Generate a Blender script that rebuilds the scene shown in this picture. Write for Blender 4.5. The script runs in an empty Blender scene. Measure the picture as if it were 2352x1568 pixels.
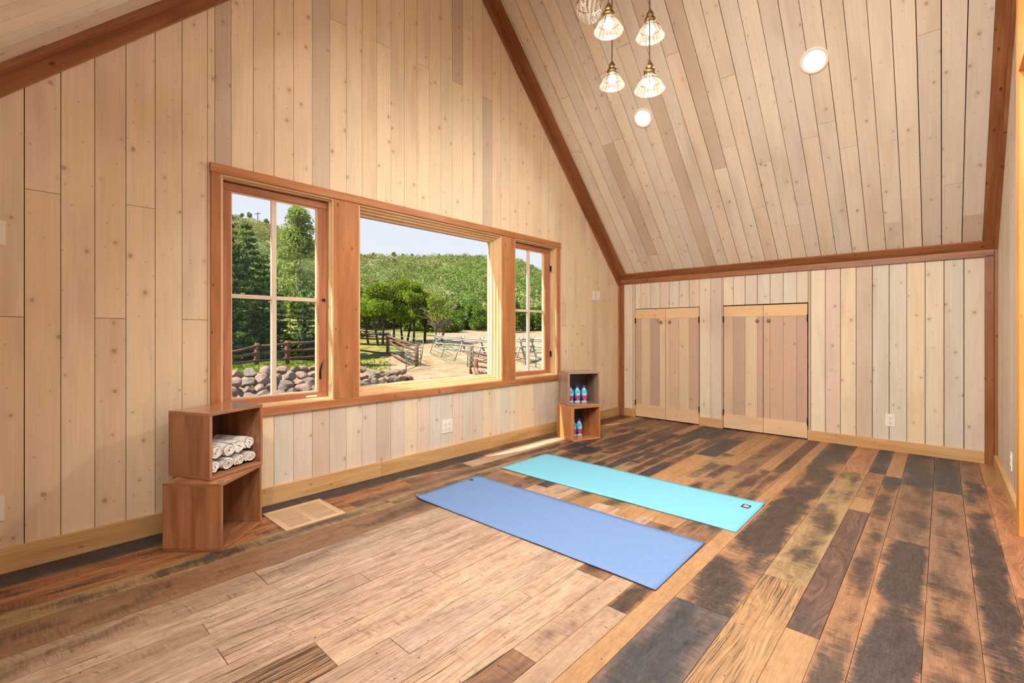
import bpy, math, random
import numpy as np
from mathutils import Vector, Matrix
S = bpy.context.scene
COL = S.collection
rnd = random.Random(7)
PI = math.pi

# ---------------------------------------------------------------- camera, world, sun, exposure
CAMZ = 1.10
YAW = math.radians(42.62)
cd = bpy.data.cameras.new('camera'); cam = bpy.data.objects.new('camera', cd); COL.objects.link(cam)
cam.location = (0, 0, CAMZ); cam.rotation_euler = (PI/2, 0, YAW - PI/2)
cd.sensor_width = 36; cd.lens = 1074.78/2352*36; cd.shift_y = -22/2352
cd.clip_start = 0.02; cd.clip_end = 2000
S.camera = cam
S.view_settings.view_transform = 'Standard'; S.view_settings.look = 'None'
S.view_settings.gamma = 1; S.view_settings.use_curve_mapping = False
S.view_settings.exposure = -0.12
S.cycles.max_bounces = 7; S.cycles.diffuse_bounces = 4; S.cycles.glossy_bounces = 2
S.cycles.transmission_bounces = 4; S.cycles.transparent_max_bounces = 14
S.cycles.sample_clamp_indirect = 6; S.cycles.caustics_reflective = False; S.cycles.caustics_refractive = False
S.cycles.use_denoising = True; S.cycles.use_adaptive_sampling = True; S.cycles.adaptive_threshold = 0.05; S.cycles.adaptive_min_samples = 16

W = bpy.data.worlds.new('world'); S.world = W; W.use_nodes = True
wn = W.node_tree; wn.nodes.clear()
wo = wn.nodes.new('ShaderNodeOutputWorld'); wb = wn.nodes.new('ShaderNodeBackground')
wt = wn.nodes.new('ShaderNodeTexCoord'); wx = wn.nodes.new('ShaderNodeSeparateXYZ'); wr = wn.nodes.new('ShaderNodeValToRGB')
wn.links.new(wt.outputs['Generated'], wx.inputs[0]); wn.links.new(wx.outputs['Z'], wr.inputs[0])
wr.color_ramp.elements[0].position = 0.0; wr.color_ramp.elements[0].color = (0.90, 0.93, 0.98, 1)
wr.color_ramp.elements[1].position = 0.75; wr.color_ramp.elements[1].color = (0.30, 0.50, 0.95, 1)
e = wr.color_ramp.elements.new(0.30); e.color = (0.76, 0.84, 0.97, 1)
wn.links.new(wr.outputs[0], wb.inputs[0]); wb.inputs[1].default_value = 1.09
wn.links.new(wb.outputs[0], wo.inputs[0])

sd = bpy.data.lights.new('sun', 'SUN'); sun = bpy.data.objects.new('sun', sd); COL.objects.link(sun)
sd.energy = 13.5; sd.angle = math.radians(0.6); sd.color = (1.0, 0.93, 0.80)
sun.rotation_euler = Vector((0.70, -0.22, -1.0)).to_track_quat('-Z', 'Y').to_euler()
sun.location = (-20, 10, 20)
LAMP_W = 8.0; BULB_W = 1.6
LAMP_C = (1.0, 0.945, 0.86); BULB_C = (1.0, 0.86, 0.68)

# ---------------------------------------------------------------- helpers
def srgb(r, g, b):
    f = lambda c: (c/12.92 if c <= 0.04045 else ((c+0.055)/1.055)**2.4)
    return (f(r/255), f(g/255), f(b/255), 1.0)

def tag(o, label=None, cat=None, group=None, kind=None):
    if label: o['label'] = label
    if cat: o['category'] = cat
    if group: o['group'] = group
    if kind: o['kind'] = kind
    return o

def empty(name, loc=(0, 0, 0), rz=0, parent=None):
    o = bpy.data.objects.new(name, None); COL.objects.link(o)
    o.location = loc; o.rotation_euler = (0, 0, rz); o.empty_display_size = 0.1
    if parent: o.parent = parent
    return o

class MB:
    def __init__(s):
        s.v = []; s.f = []; s.uv = []; s.pn = []; s.mi = []; s.ca = []; s.cb = []; s.pp = []
        s.M = None; s.smooth = False; s.sm = []
    def add(s, verts, faces, uvs=None, pns=None, mi=0, ca=(1, 1, 1, 1), cb=(0, 0, 0, 1), pp=(0, 0, 0, 0), smooth=False):
        o = len(s.v)
        if s.M is not None: verts = [tuple(s.M @ Vector(p)) for p in verts]
        s.v += [tuple(p) for p in verts]
        for i, f in enumerate(faces):
            s.f.append([o+k for k in f])
            s.uv += (uvs[i] if uvs else [(0, 0)]*len(f))
            s.pn += (pns[i] if pns else [(0.5, 0.5)]*len(f))
            s.mi.append(mi); s.sm.append(smooth)
            n = len(f)
            s.ca += [ca]*n; s.cb += [cb]*n; s.pp += [pp]*n
    def box(s, lo, hi, mi=0, ca=(1, 1, 1, 1), off=None, R=None, C=None, **k):
        """axis box; texture runs along its longest side. R/C: rotate about C"""
        lo = Vector(lo); hi = Vector(hi); d = hi-lo
        ax = max(range(3), key=lambda i: abs(d[i]))
        others = [i for i in range(3) if i != ax]
        if off is None: off = (rnd.random()*40, rnd.random()*40)
        vs = [Vector((lo.x if not (i & 1) else hi.x, lo.y if not (i & 2) else hi.y, lo.z if not (i & 4) else hi.z)) for i in range(8)]
        fs = [(0, 2, 3, 1), (4, 5, 7, 6), (0, 1, 5, 4), (2, 6, 7, 3), (0, 4, 6, 2), (1, 3, 7, 5)]
        nax = [2, 2, 1, 1, 0, 0]
        uvs = []; pns = []
        for f, n in zip(fs, nax):
            if n == ax: a, b = others
            else:
                a = ax; b = [i for i in others if i != n][0]
            uvs.append([(vs[i][a]+off[0], vs[i][b]+off[1]+n*3.7) for i in f])
            pns.append([((vs[i][a]-lo[a])/max(d[a], 1e-6), (vs[i][b]-lo[b])/max(d[b], 1e-6)) for i in f])
        if R is not None:
            C = Vector(C) if C is not None else (lo+hi)/2
            vs = [C + R @ (p-C) for p in vs]
        s.add(vs, fs, uvs, pns, mi, ca, **k)
    def prism(s, pts2, P, U, V, Nn, t, mi=0, ca=(1, 1, 1, 1), off=(0, 0), along='v', **k):
        """polygon pts2 (u,v) on plane P+u*U+v*V, thickness t along Nn (front face at P plane, body behind -Nn)"""
        P = Vector(P); U = Vector(U); V = Vector(V); Nn = Vector(Nn)
        n = len(pts2)
        fr = [P+U*a+V*b for a, b in pts2]; bk = [p-Nn*t for p in fr]
        us = [a for a, b in pts2]; vs_ = [b for a, b in pts2]
        u0, u1, v0, v1 = min(us), max(us), min(vs_), max(vs_)
        def tx(a, b): return (b+off[0], a+off[1]) if along == 'v' else (a+off[0], b+off[1])
        def pn(a, b):
            x = (a-u0)/max(u1-u0, 1e-6); y = (b-v0)/max(v1-v0, 1e-6)
            return (y, x) if along == 'v' else (x, y)
        faces = [tuple(range(n))]; uvs = [[tx(a, b) for a, b in pts2]]; pns = [[pn(a, b) for a, b in pts2]]
        for i in range(n):
            j = (i+1) % n
            faces.append((j, i, n+i, n+j))
            uvs.append([tx(*pts2[j]), tx(*pts2[i]), tx(*pts2[i]), tx(*pts2[j])])
            pns.append([pn(*pts2[j]), pn(*pts2[i]), pn(*pts2[i]), pn(*pts2[j])])
        # orient front face towards Nn
        a, b, c = fr[0], fr[1], fr[2]
        if (b-a).cross(c-b).dot(Nn) < 0:
            faces = [tuple(reversed(f)) for f in faces]; uvs = [list(reversed(x)) for x in uvs]; pns = [list(reversed(x)) for x in pns]
        s.add(fr+bk, faces, uvs, pns, mi, ca, **k)
    def lathe(s, prof, seg=24, c=(0, 0, 0), mi=0, rib=0, ribn=0, squeeze=None, smooth=True, ca=(1, 1, 1, 1)):
        vs = []; fs = []; uvs = []
        for r, z in prof:
            for k in range(seg):
                a = 2*PI*k/seg
                rr = r*(1+rib*math.cos(ribn*a)) if rib else r
                if squeeze:
                    q = squeeze; rr = r/((abs(math.cos(a))**q+abs(math.sin(a))**q)**(1/q))
                vs.append((c[0]+rr*math.cos(a), c[1]+rr*math.sin(a), c[2]+z))
        for i in range(len(prof)-1):
            for k in range(seg):
                k2 = (k+1) % seg
                fs.append((i*seg+k, i*seg+k2, (i+1)*seg+k2, (i+1)*seg+k))
                uvs.append([(k/seg, i/len(prof)), ((k+1)/seg, i/len(prof)), ((k+1)/seg, (i+1)/len(prof)), (k/seg, (i+1)/len(prof))])
        s.add(vs, fs, uvs, None, mi, ca, smooth=smooth)
    def tube(s, path, r, seg=8, mi=0, smooth=True, ca=(1, 1, 1, 1), caps=True, r2=None):
        path = [Vector(p) for p in path]; n = len(path); vs = []; fs = []; uvs = []
        L = 0; off = rnd.random()*30
        for i, p in enumerate(path):
            t = (path[min(i+1, n-1)]-path[max(i-1, 0)]).normalized()
            up = Vector((0, 0, 1)) if abs(t.z) < 0.9 else Vector((1, 0, 0))
            a = t.cross(up).normalized(); b = t.cross(a)
            rr = r if r2 is None else r+(r2-r)*i/(n-1)
            for k in range(seg):
                an = 2*PI*k/seg; vs.append(p+a*rr*math.cos(an)+b*rr*math.sin(an))
        for i in range(n-1):
            l = (path[i+1]-path[i]).length
            for k in range(seg):
                k2 = (k+1) % seg
                fs.append((i*seg+k, i*seg+k2, (i+1)*seg+k2, (i+1)*seg+k))
                uvs.append([(L+off, k*r), (L+off, (k+1)*r), (L+l+off, (k+1)*r), (L+l+off, k*r)])
            L += l
        if caps:
            fs.append(tuple(reversed(range(seg)))); uvs.append([(off, 0)]*seg)
            fs.append(tuple(range((n-1)*seg, n*seg))); uvs.append([(off, 0)]*seg)
        s.add(vs, fs, uvs, None, mi, ca, smooth=smooth)
    def build(s, name, mats, parent=None, bevel=0, loc=None):
        me = bpy.data.meshes.new(name); me.from_pydata(s.v, [], s.f); me.update()
        if not isinstance(mats, (list, tuple)): mats = [mats]
        for m in mats: me.materials.append(m)
        me.polygons.foreach_set('material_index', s.mi); me.polygons.foreach_set('use_smooth', s.sm)
        l = me.uv_layers.new(name='UVMap'); l.data.foreach_set('uv', np.array(s.uv, 'f').ravel())
        l = me.uv_layers.new(name='PN'); l.data.foreach_set('uv', np.array(s.pn, 'f').ravel())
        for nm, d in (('ca', s.ca), ('cb', s.cb), ('pp', s.pp)):
            a = me.attributes.new(nm, 'FLOAT_COLOR', 'CORNER'); a.data.foreach_set('color', np.array(d, 'f').ravel())
        o = bpy.data.objects.new(name, me); COL.objects.link(o)
        if parent: o.parent = parent
        if loc is not None: o.location = loc
        if bevel:
            b = o.modifiers.new('bevel', 'BEVEL'); b.width = bevel; b.segments = 2; b.limit_method = 'ANGLE'
        return o

def copy_tree(o, parent=None):
    c = o.copy(); COL.objects.link(c); c.parent = parent
    for ch in list(o.children): copy_tree(ch, c)
    return c

# ---------------------------------------------------------------- node materials
class G:
    def __init__(s, name):
        s.m = bpy.data.materials.new(name); s.m.use_nodes = True; s.t = s.m.node_tree; s.t.nodes.clear()
        s.out = s.t.nodes.new('ShaderNodeOutputMaterial')
    def n(s, ty, ins=None, out=0, **props):
        nd = s.t.nodes.new('ShaderNode'+ty)
        for k, v in props.items(): setattr(nd, k, v)
        for k, v in (ins or {}).items():
            sock = nd.inputs[k]
            if hasattr(v, 'links') or isinstance(v, bpy.types.NodeSocket): s.t.links.new(v, sock)
            else: sock.default_value = v
        return nd.outputs[out]
    def math(s, op, a, b=0.0, c=None, clamp=False):
        ins = {0: a, 1: b}
        if c is not None: ins[2] = c
        return s.n('Math', ins, operation=op, use_clamp=clamp)
    def mix(s, f, a, b, mode='MIX'):
        nd = s.t.nodes.new('ShaderNodeMix'); nd.data_type = 'RGBA'; nd.blend_type = mode; nd.clamp_factor = True
        for idx, v in ((0, f), (6, a), (7, b)):
            if isinstance(v, bpy.types.NodeSocket): s.t.links.new(v, nd.inputs[idx])
            else: nd.inputs[idx].default_value = v
        return nd.outputs[2]
    def ss(s, x, a, b):   # smoothstep map range 0..1
        return s.n('MapRange', {'Value': x, 'From Min': a, 'From Max': b, 'To Min': 0.0, 'To Max': 1.0}, interpolation_type='SMOOTHSTEP')
    def mr(s, x, a, b, c, d):
        return s.n('MapRange', {'Value': x, 'From Min': a, 'From Max': b, 'To Min': c, 'To Max': d})
    def noise(s, vec, scale=1.0, detail=3.0, rough=0.5, dist=0.0):
        return s.n('TexNoise', {'Vector': vec, 'Scale': scale, 'Detail': detail, 'Roughness': rough, 'Distortion': dist})
    def scale(s, vec, x, y, z=1.0):
        return s.n('VectorMath', {0: vec, 1: (x, y, z)}, operation='MULTIPLY')
    def uv(s, name='UVMap'): return s.n('UVMap', uv_map=name)
    def attr(s, name, out=0): return s.n('Attribute', out=out, attribute_name=name)
    def bump(s, h, strength=0.3, dist=0.002):
        return s.n('Bump', {'Height': h, 'Strength': strength, 'Distance': dist})
    def bsdf(s, **k):
        nd = s.t.nodes.new('ShaderNodeBsdfPrincipled')
        for a, v in k.items():
            a = a.replace('_', ' ')
            if isinstance(v, bpy.types.NodeSocket): s.t.links.new(v, nd.inputs[a])
            else: nd.inputs[a].default_value = v
        return nd.outputs[0]
    def done(s, sh): s.t.links.new(sh, s.out.inputs[0]); return s.m

def simple(name, col, rough=0.5, metal=0.0, noise=0.0, spec=0.5, bump=0.0, nscale=40):
    g = G(name)
    c = col
    extra = {}
    if noise or bump:
        co = g.n('TexCoord', out=3)
        nz = g.noise(co, nscale, 4)
        if noise: c = g.mix(1.0, col, g.n('CombineColor', {0: g.mr(nz, .2, .8, 1-noise, 1+noise), 1: g.mr(nz, .2, .8, 1-noise, 1+noise), 2: g.mr(nz, .2, .8, 1-noise, 1+noise)}), 'MULTIPLY')
        if bump: extra['Normal'] = g.bump(nz, bump, 0.003)
    sh = g.bsdf(Base_Color=c, Roughness=rough, Metallic=metal, Specular_IOR_Level=spec, **extra)
    return g.done(sh)

def gray(g, v): return g.n('CombineColor', {0: v, 1: v, 2: v})

def make_pine():
    """white-washed knotty pine; base tone per board in attribute ca"""
    g = G('whitewashed_pine'); uv = g.uv(); base = g.attr('ca')
    lo = g.noise(g.scale(uv, 1.3, 7), 1, 2)
    c = g.mix(g.math('MULTIPLY', g.ss(lo, .45, .75), .30), base, srgb(176, 158, 140))
    lo2 = g.noise(g.scale(uv, .9, 5.5, 1), 1.7, 2)
    c = g.mix(g.math('MULTIPLY', g.ss(lo2, .55, .8), .26), c, srgb(212, 172, 136))
    gr = g.noise(g.scale(uv, 2.2, 70), 1, 4, .6, .4)
    c = g.mix(1.0, c, gray(g, g.mr(gr, .25, .75, .93, 1.05)), 'MULTIPLY')
    # knots
    kd = g.n('TexVoronoi', {'Vector': g.scale(uv, 5.2, 6.4), 'Scale': 1.0}, feature='F1', voronoi_dimensions='2D')
    vor = kd.node; vc = g.n('SeparateColor', {0: vor.outputs['Color']})
    rad = g.mr(vc, 0, 1, -.05, .10)
    nn = g.noise(uv, 55, 2)
    dd = g.math('ADD', kd, g.math('MULTIPLY', g.math('SUBTRACT', nn, .5), .035))
    core = g.math('SUBTRACT', 1.0, g.ss(g.math('SUBTRACT', dd, g.math('MULTIPLY', rad, .75)), -.02, .014))
    gate = g.ss(rad, .0, .03)
    halo = g.math('SUBTRACT', 1.0, g.ss(g.math('SUBTRACT', dd, rad), -.01, .12))
    c = g.mix(g.math('MULTIPLY', g.math('MULTIPLY', halo, gate), .13), c, srgb(176, 128, 88))
    c = g.mix(g.math('MULTIPLY', g.math('MULTIPLY', core, gate), .50), c, srgb(132, 96, 66))
    k2 = g.n('TexVoronoi', {'Vector': g.scale(uv, 9.5, 12.5), 'Scale': 1.0}, feature='F1', voronoi_dimensions='2D')
    vc2 = g.n('SeparateColor', {0: k2.node.outputs['Color']})
    m2 = g.math('MULTIPLY', g.math('SUBTRACT', 1.0, g.ss(k2, .03, .07)), g.ss(vc2, .62, .66))
    c = g.mix(g.math('MULTIPLY', m2, .40), c, srgb(150, 108, 74))
    # sparse cracks / pitch streaks
    cr = g.noise(g.scale(uv, 1.6, 45), 1, 2, .5, 1.2)
    pk = g.noise(g.scale(uv, 1.1, 3.3), 1.3, 1)
    cm = g.math('MULTIPLY', g.ss(cr, .74, .78), g.ss(pk, .6, .68))
    c = g.mix(g.math('MULTIPLY', cm, .6), c, srgb(120, 82, 52))
    sh = g.bsdf(Base_Color=c, Roughness=.56, Specular_IOR_Level=.28, Normal=g.bump(gr, .12, .0006))
    return g.done(sh)

def make_trim(name, c1, c2, kd_=1.0, rough=.42, knots=True, gs=1.0, coat=0.0):
    g = G(name); uv = g.uv()
    a = g.noise(g.scale(uv, 1.6, 14*gs), 1, 3, .5, .6)
    c = g.mix(g.ss(a, .3, .7), c1, c2)
    gr = g.noise(g.scale(uv, 3, 120*gs), 1, 4, .6, .5)
    c = g.mix(1.0, c, gray(g, g.mr(gr, .25, .75, .84, 1.12)), 'MULTIPLY')
    if knots:
        k = g.n('TexVoronoi', {'Vector': g.scale(uv, 7.0, 13), 'Scale': 1.0}, feature='F1', voronoi_dimensions='2D')
        vc = g.n('SeparateColor', {0: k.node.outputs['Color']})
        rad = g.mr(vc, 0, 1, -.10, .09)
        core = g.math('MULTIPLY', g.math('SUBTRACT', 1.0, g.ss(g.math('SUBTRACT', k, rad), -.03, .04)), g.ss(rad, .02, .06))
        c = g.mix(g.math('MULTIPLY', core, .78*kd_), c, srgb(70, 34, 14))
    sh = g.bsdf(Base_Color=c, Roughness=rough, Specular_IOR_Level=.4, Coat_Weight=coat, Coat_Roughness=.16, Normal=g.bump(gr, .2, .0008))
    return g.done(sh)

def make_floor():
    """reclaimed boards: ca light tone, cb stain tone, pp = (stain amount, grain, saw marks, cracks)"""
    g = G('reclaimed_floor_wood'); uv = g.uv(); pn = g.uv('PN')
    ca = g.attr('ca'); cb = g.attr('cb'); pp = g.n('SeparateColor', {0: g.attr('pp')})
    ppn = pp.node; st, grn, saw = ppn.outputs[0], ppn.outputs[1], ppn.outputs[2]; crk = g.attr('pp', out=3)
    v = g.n('SeparateXYZ', {0: pn}, out=1)
    edge = g.math('ABSOLUTE', g.math('SUBTRACT', v, .5))           # 0 centre .. .5 edge
    # tonal drift
    d = g.noise(g.scale(uv, 1.7, 8), 1, 3, .6)
    c = g.mix(1.0, ca, gray(g, g.mr(d, .25, .75, .80, 1.18)), 'MULTIPLY')
    d2 = g.noise(g.scale(uv, 3.1, 11), 1.3, 3, .6)
    c = g.mix(g.math('MULTIPLY', g.ss(d2, .5, .75), .30), c, srgb(152, 104, 72))
    mot = g.noise(g.scale(uv, 20, 32), 1, 6, .72)
    c = g.mix(1.0, c, gray(g, g.mr(mot, .3, .7, .80, 1.16)), 'MULTIPLY')
    # stain with ragged cross-grain border
    s1 = g.noise(g.scale(uv, 2.6, 5.5), 1, 3, .55, .3)
    rag = g.noise(g.scale(uv, 110, 7), 1, 2, .6)
    rag2 = g.noise(g.scale(uv, 30, 22), 1, 3, .6)
    q = g.math('ADD', s1, g.math('MULTIPLY', g.math('SUBTRACT', rag, .5), .30))
    q = g.math('ADD', q, g.math('MULTIPLY', g.math('SUBTRACT', rag2, .5), .20))
    q = g.math('SUBTRACT', q, g.math('MULTIPLY', g.math('POWER', g.math('MULTIPLY', edge, 2.0), 3.0), .22))
    q = g.math('ADD', q, g.math('SUBTRACT', g.math('MULTIPLY', st, .62), .35))
    sm = g.math('MULTIPLY', g.ss(q, .41, .68), g.ss(st, .0, .06))
    tex = g.noise(g.scale(uv, 13, 30), 1, 6, .74)
    cbv = g.mix(1.0, cb, gray(g, g.mr(tex, .30, .70, .50, 1.60)), 'MULTIPLY')
    sc = g.noise(g.n('CombineXYZ', {0: g.math('MULTIPLY', g.n('SeparateXYZ', {0: uv}, out=0), 40.0), 1: g.math('MULTIPLY', g.n('SeparateXYZ', {0: uv}, out=1), 300.0)}), 1, 2, .5, 3.0)
    cbv = g.mix(g.math('MULTIPLY', g.ss(sc, .58, .70), .20), cbv, srgb(150, 138, 130))
    big = g.noise(g.scale(uv, 4.0, 9), 2.2, 3)
    cbv = g.mix(1.0, cbv, gray(g, g.mr(big, .3, .7, .72, 1.35)), 'MULTIPLY')
    c = g.mix(g.math('MULTIPLY', sm, g.mr(g.noise(g.scale(uv, 50, 90), 1, 4, .7), .35, .6, .86, .98)), c, cbv)
    # long grain with cathedral waviness
    wob = g.noise(g.scale(uv, 1.4, 6), 1, 2, .5)
    wv = g.n('CombineXYZ', {0: g.math('MULTIPLY', g.n('SeparateXYZ', {0: uv}, out=0), 1.6),
                            1: g.math('ADD', g.math('MULTIPLY', g.n('SeparateXYZ', {0: uv}, out=1), 62.0), g.math('MULTIPLY', wob, 15.0))})
    gr = g.noise(wv, 1, 5, .68, .2)
    fine = g.noise(g.scale(uv, 10, 330), 1, 3, .65)
    gm = g.math('ADD', g.math('MULTIPLY', g.math('SUBTRACT', gr, .5), g.math('MULTIPLY', grn, 3.0)), g.math('MULTIPLY', g.math('SUBTRACT', fine, .5), 1.0))
    c = g.mix(1.0, c, gray(g, g.math('ADD', gm, 1.0)), 'MULTIPLY')
    # saw marks across
    sx = g.n('CombineXYZ', {0: g.math('ADD', g.math('MULTIPLY', g.n('SeparateXYZ', {0: uv}, out=0), 95.0), g.math('MULTIPLY', g.math('POWER', v, 2.0), 4.5)), 1: g.math('MULTIPLY', v, 1.5)})
    sw = g.noise(sx, 1, 3, .7)
    swg = g.noise(g.scale(uv, 2.2, 9), 1, 2)
    swm = g.math('MULTIPLY', g.math('MULTIPLY', g.ss(sw, .5, .7), g.ss(swg, .42, .62)), saw)
    c = g.mix(g.math('MULTIPLY', swm, .6), c, srgb(74, 54, 38))
    # cracks along
    cw = g.n('CombineXYZ', {0: g.math('MULTIPLY', g.n('SeparateXYZ', {0: uv}, out=0), 2.8),
                            1: g.math('ADD', g.math('MULTIPLY', g.n('SeparateXYZ', {0: uv}, out=1), 215.0), g.math('MULTIPLY', wob, 14.0))})
    ck = g.noise(cw, 1, 3, .62, .4)
    th = g.math('ADD', g.mr(crk, 0, 1, .82, .50), g.math('MULTIPLY', g.math('SUBTRACT', d, .5), .25))
    cm = g.n('MapRange', {'Value': g.math('SUBTRACT', ck, th), 'From Min': -.012, 'From Max': .05, 'To Min': 0.0, 'To Max': 1.0})
    c = g.mix(g.math('MULTIPLY', cm, .88), c, srgb(44, 30, 20))
    # nail / worm holes
    hv = g.n('TexVoronoi', {'Vector': g.scale(uv, 9, 9), 'Scale': 1.0}, feature='F1', voronoi_dimensions='2D')
    hc = g.n('SeparateColor', {0: hv.node.outputs['Color']})
    hm = g.math('MULTIPLY', g.math('SUBTRACT', 1.0, g.ss(hv, .015, .035)), g.ss(hc, .55, .56))
    c = g.mix(hm, c, srgb(38, 26, 18))
    h = g.math('SUBTRACT', g.math('ADD', g.math('MULTIPLY', gm, .5), g.math('MULTIPLY', rag2, .25)), g.math('ADD', g.math('MULTIPLY', cm, .9), g.math('MULTIPLY', swm, .4)))
    ro = g.math('ADD', .36, g.math('MULTIPLY', g.ss(tex, .3, .7), .14))
    sh = g.bsdf(Base_Color=c, Roughness=ro, Specular_IOR_Level=.42, Normal=g.bump(h, .45, .0012))
    return g.done(sh)

def make_thin_glass(name, tint=(1, 1, 1, 1), refl=.4):
    g = G(name)
    tr = g.n('BsdfTransparent', {'Color': tint}); gl = g.n('BsdfGlossy', {'Color': (1, 1, 1, 1), 'Roughness': .02})
    fr = g.n('Fresnel', {'IOR': 1.45})
    bf = g.n('NewGeometry', out=6)
    return g.done(g.n('MixShader', {0: g.math('MULTIPLY', g.math('MULTIPLY', fr, g.math('SUBTRACT', 1.0, bf)), refl), 1: tr, 2: gl}))

def make_leaf(name, c1, c2, tr=.25):
    g = G(name)
    ca = g.attr('ca')
    nz = g.noise(g.n('TexCoord', out=3), .9, 3)
    c = g.mix(g.ss(nz, .35, .65), c1, c2)
    c = g.mix(1.0, c, ca, 'MULTIPLY')
    c = g.mix(1.0, c, (.54, .54, .54, 1), 'MULTIPLY')
    d = g.n('BsdfDiffuse', {'Color': c}); t = g.n('BsdfTranslucent', {'Color': g.mix(1.0, c, (1.25, 1.2, .55, 1), 'MULTIPLY')})
    return g.done(g.n('MixShader', {0: tr, 1: d, 2: t}))

PINE = make_pine()
DARK = simple('dark_gap', srgb(44, 27, 15), .9, spec=.1)
RAFT = make_trim('rafter_trim_wood', srgb(160, 104, 64), srgb(132, 80, 46))
CASE = make_trim('casing_wood', srgb(188, 128, 80), srgb(164, 102, 58), .9)
BASEW = make_trim('baseboard_wood', srgb(212, 172, 122), srgb(194, 150, 98), .6)
FIR = make_trim('window_fir', srgb(228, 196, 152), srgb(210, 172, 124), knots=False)
MUNT = make_trim('muntin_wood', srgb(226, 208, 184), srgb(208, 188, 164), knots=False)
SASH_SHADED = make_trim('sash_fir_shaded', srgb(184, 122, 88), srgb(160, 100, 70), knots=False)  # same fir as the frames, darkened in colour for the backlit sash
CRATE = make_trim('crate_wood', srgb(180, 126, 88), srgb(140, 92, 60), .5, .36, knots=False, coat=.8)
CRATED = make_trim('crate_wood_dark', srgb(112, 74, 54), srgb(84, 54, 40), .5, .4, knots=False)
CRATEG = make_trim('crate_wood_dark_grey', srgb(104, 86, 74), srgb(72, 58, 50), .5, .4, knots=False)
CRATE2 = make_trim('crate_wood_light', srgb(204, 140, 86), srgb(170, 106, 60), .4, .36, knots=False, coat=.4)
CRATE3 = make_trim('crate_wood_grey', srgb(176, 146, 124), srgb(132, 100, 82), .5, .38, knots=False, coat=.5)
VENTW = make_trim('register_wood', srgb(212, 180, 146), srgb(192, 158, 122), .3, .5, knots=False)
POSTW = make_trim('doorcasing_wood', srgb(232, 170, 88), srgb(218, 150, 70), .5)
FLOORM = make_floor()
GLASS = make_thin_glass('window_glass')
WHITEP = simple('white_plastic', srgb(232, 226, 212), .35)
SLOT = simple('dark_slot', srgb(50, 44, 38), .5)
BLACKM = simple('black_metal', srgb(28, 24, 22), .45, .6)
EXTW = simple('exterior_siding', srgb(120, 96, 74), .8, noise=.1)

def hsvj(c, dv=0.0, dw=0.0):
    return (max(0, c[0]*(1+dv+dw)), max(0, c[1]*(1+dv)), max(0, c[2]*(1+dv-dw)), 1)

PT_FRONT = [srgb(233, 211, 180), srgb(231, 207, 174), srgb(229, 204, 172), srgb(235, 213, 181), srgb(231, 209, 178)]
PT_CEIL = [srgb(228, 214, 194), srgb(224, 208, 188), srgb(220, 208, 192), srgb(226, 208, 186), srgb(218, 204, 190)]
PT_KNEE = [srgb(228, 212, 188), srgb(222, 206, 184), srgb(214, 206, 190), srgb(220, 196, 178), srgb(216, 200, 184), srgb(230, 210, 178)]
def pine_tone(r, pal=None, dv=.025):
    if r.random() < .10: return hsvj(srgb(206, 186, 166), r.uniform(-.03, .03))
    return hsvj(r.choice(pal or PT_CEIL), r.uniform(-dv, dv), r.uniform(-.006, .006))

# ---------------------------------------------------------------- room numbers
XL, XK, YW, YB = -0.49, 5.56, 3.16, -0.33
KZ = 1.80; SR = 7.36; SL = 2.29
RX = (SR-SL)/2; RZ = RX+SL
PITCH = 0.1235
def top_z(x): return min(x+SL, SR-x)

def board_run(mb, P, U, V, Nn, u0, u1, v0f, v1f, seams, jf, t=.018, warm=0.0, gapr=(.0018, .0040), r=None, tone=None):
    """vertical boards across U. seams: list of u seam positions"""
    r = r or rnd
    us = [u0]+[s for s in seams if u0+.004 < s < u1-.004]+[u1]
    for a, b in zip(us[:-1], us[1:]):
        js = [j for j in jf((a+b)/2)]
        g_ = r.uniform(*gapr)/2
        aa, bb = a+g_, b-g_
        lo = v0f((a+b)/2)
        topa, topb = v1f(aa), v1f(bb)
        cuts = [lo]+sorted(j for j in js if lo+.05 < j < min(topa, topb)-.05)+[None]
        for c0, c1 in zip(cuts[:-1], cuts[1:]):
            y0 = c0+(.0012 if c0 != lo else 0)
            pts = [(aa, y0), (bb, y0), (bb, topb if c1 is None else c1-.0012), (aa, topa if c1 is None else c1-.0012)]
            if c1 is None:
                # ridge inside the board: split at ridge
                m = (aa+bb)/2
                if v1f(m) > max(topa, topb)+.02: pts = [(aa, y0), (bb, y0), (bb, topb), (RX, RZ), (aa, topa)]
            tn = tone(a, b) if tone else pine_tone(r)
            mb.prism(pts, P, U, V, Nn, t, 0, tn, off=(r.random()*60, r.random()*60), along='v')

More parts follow.
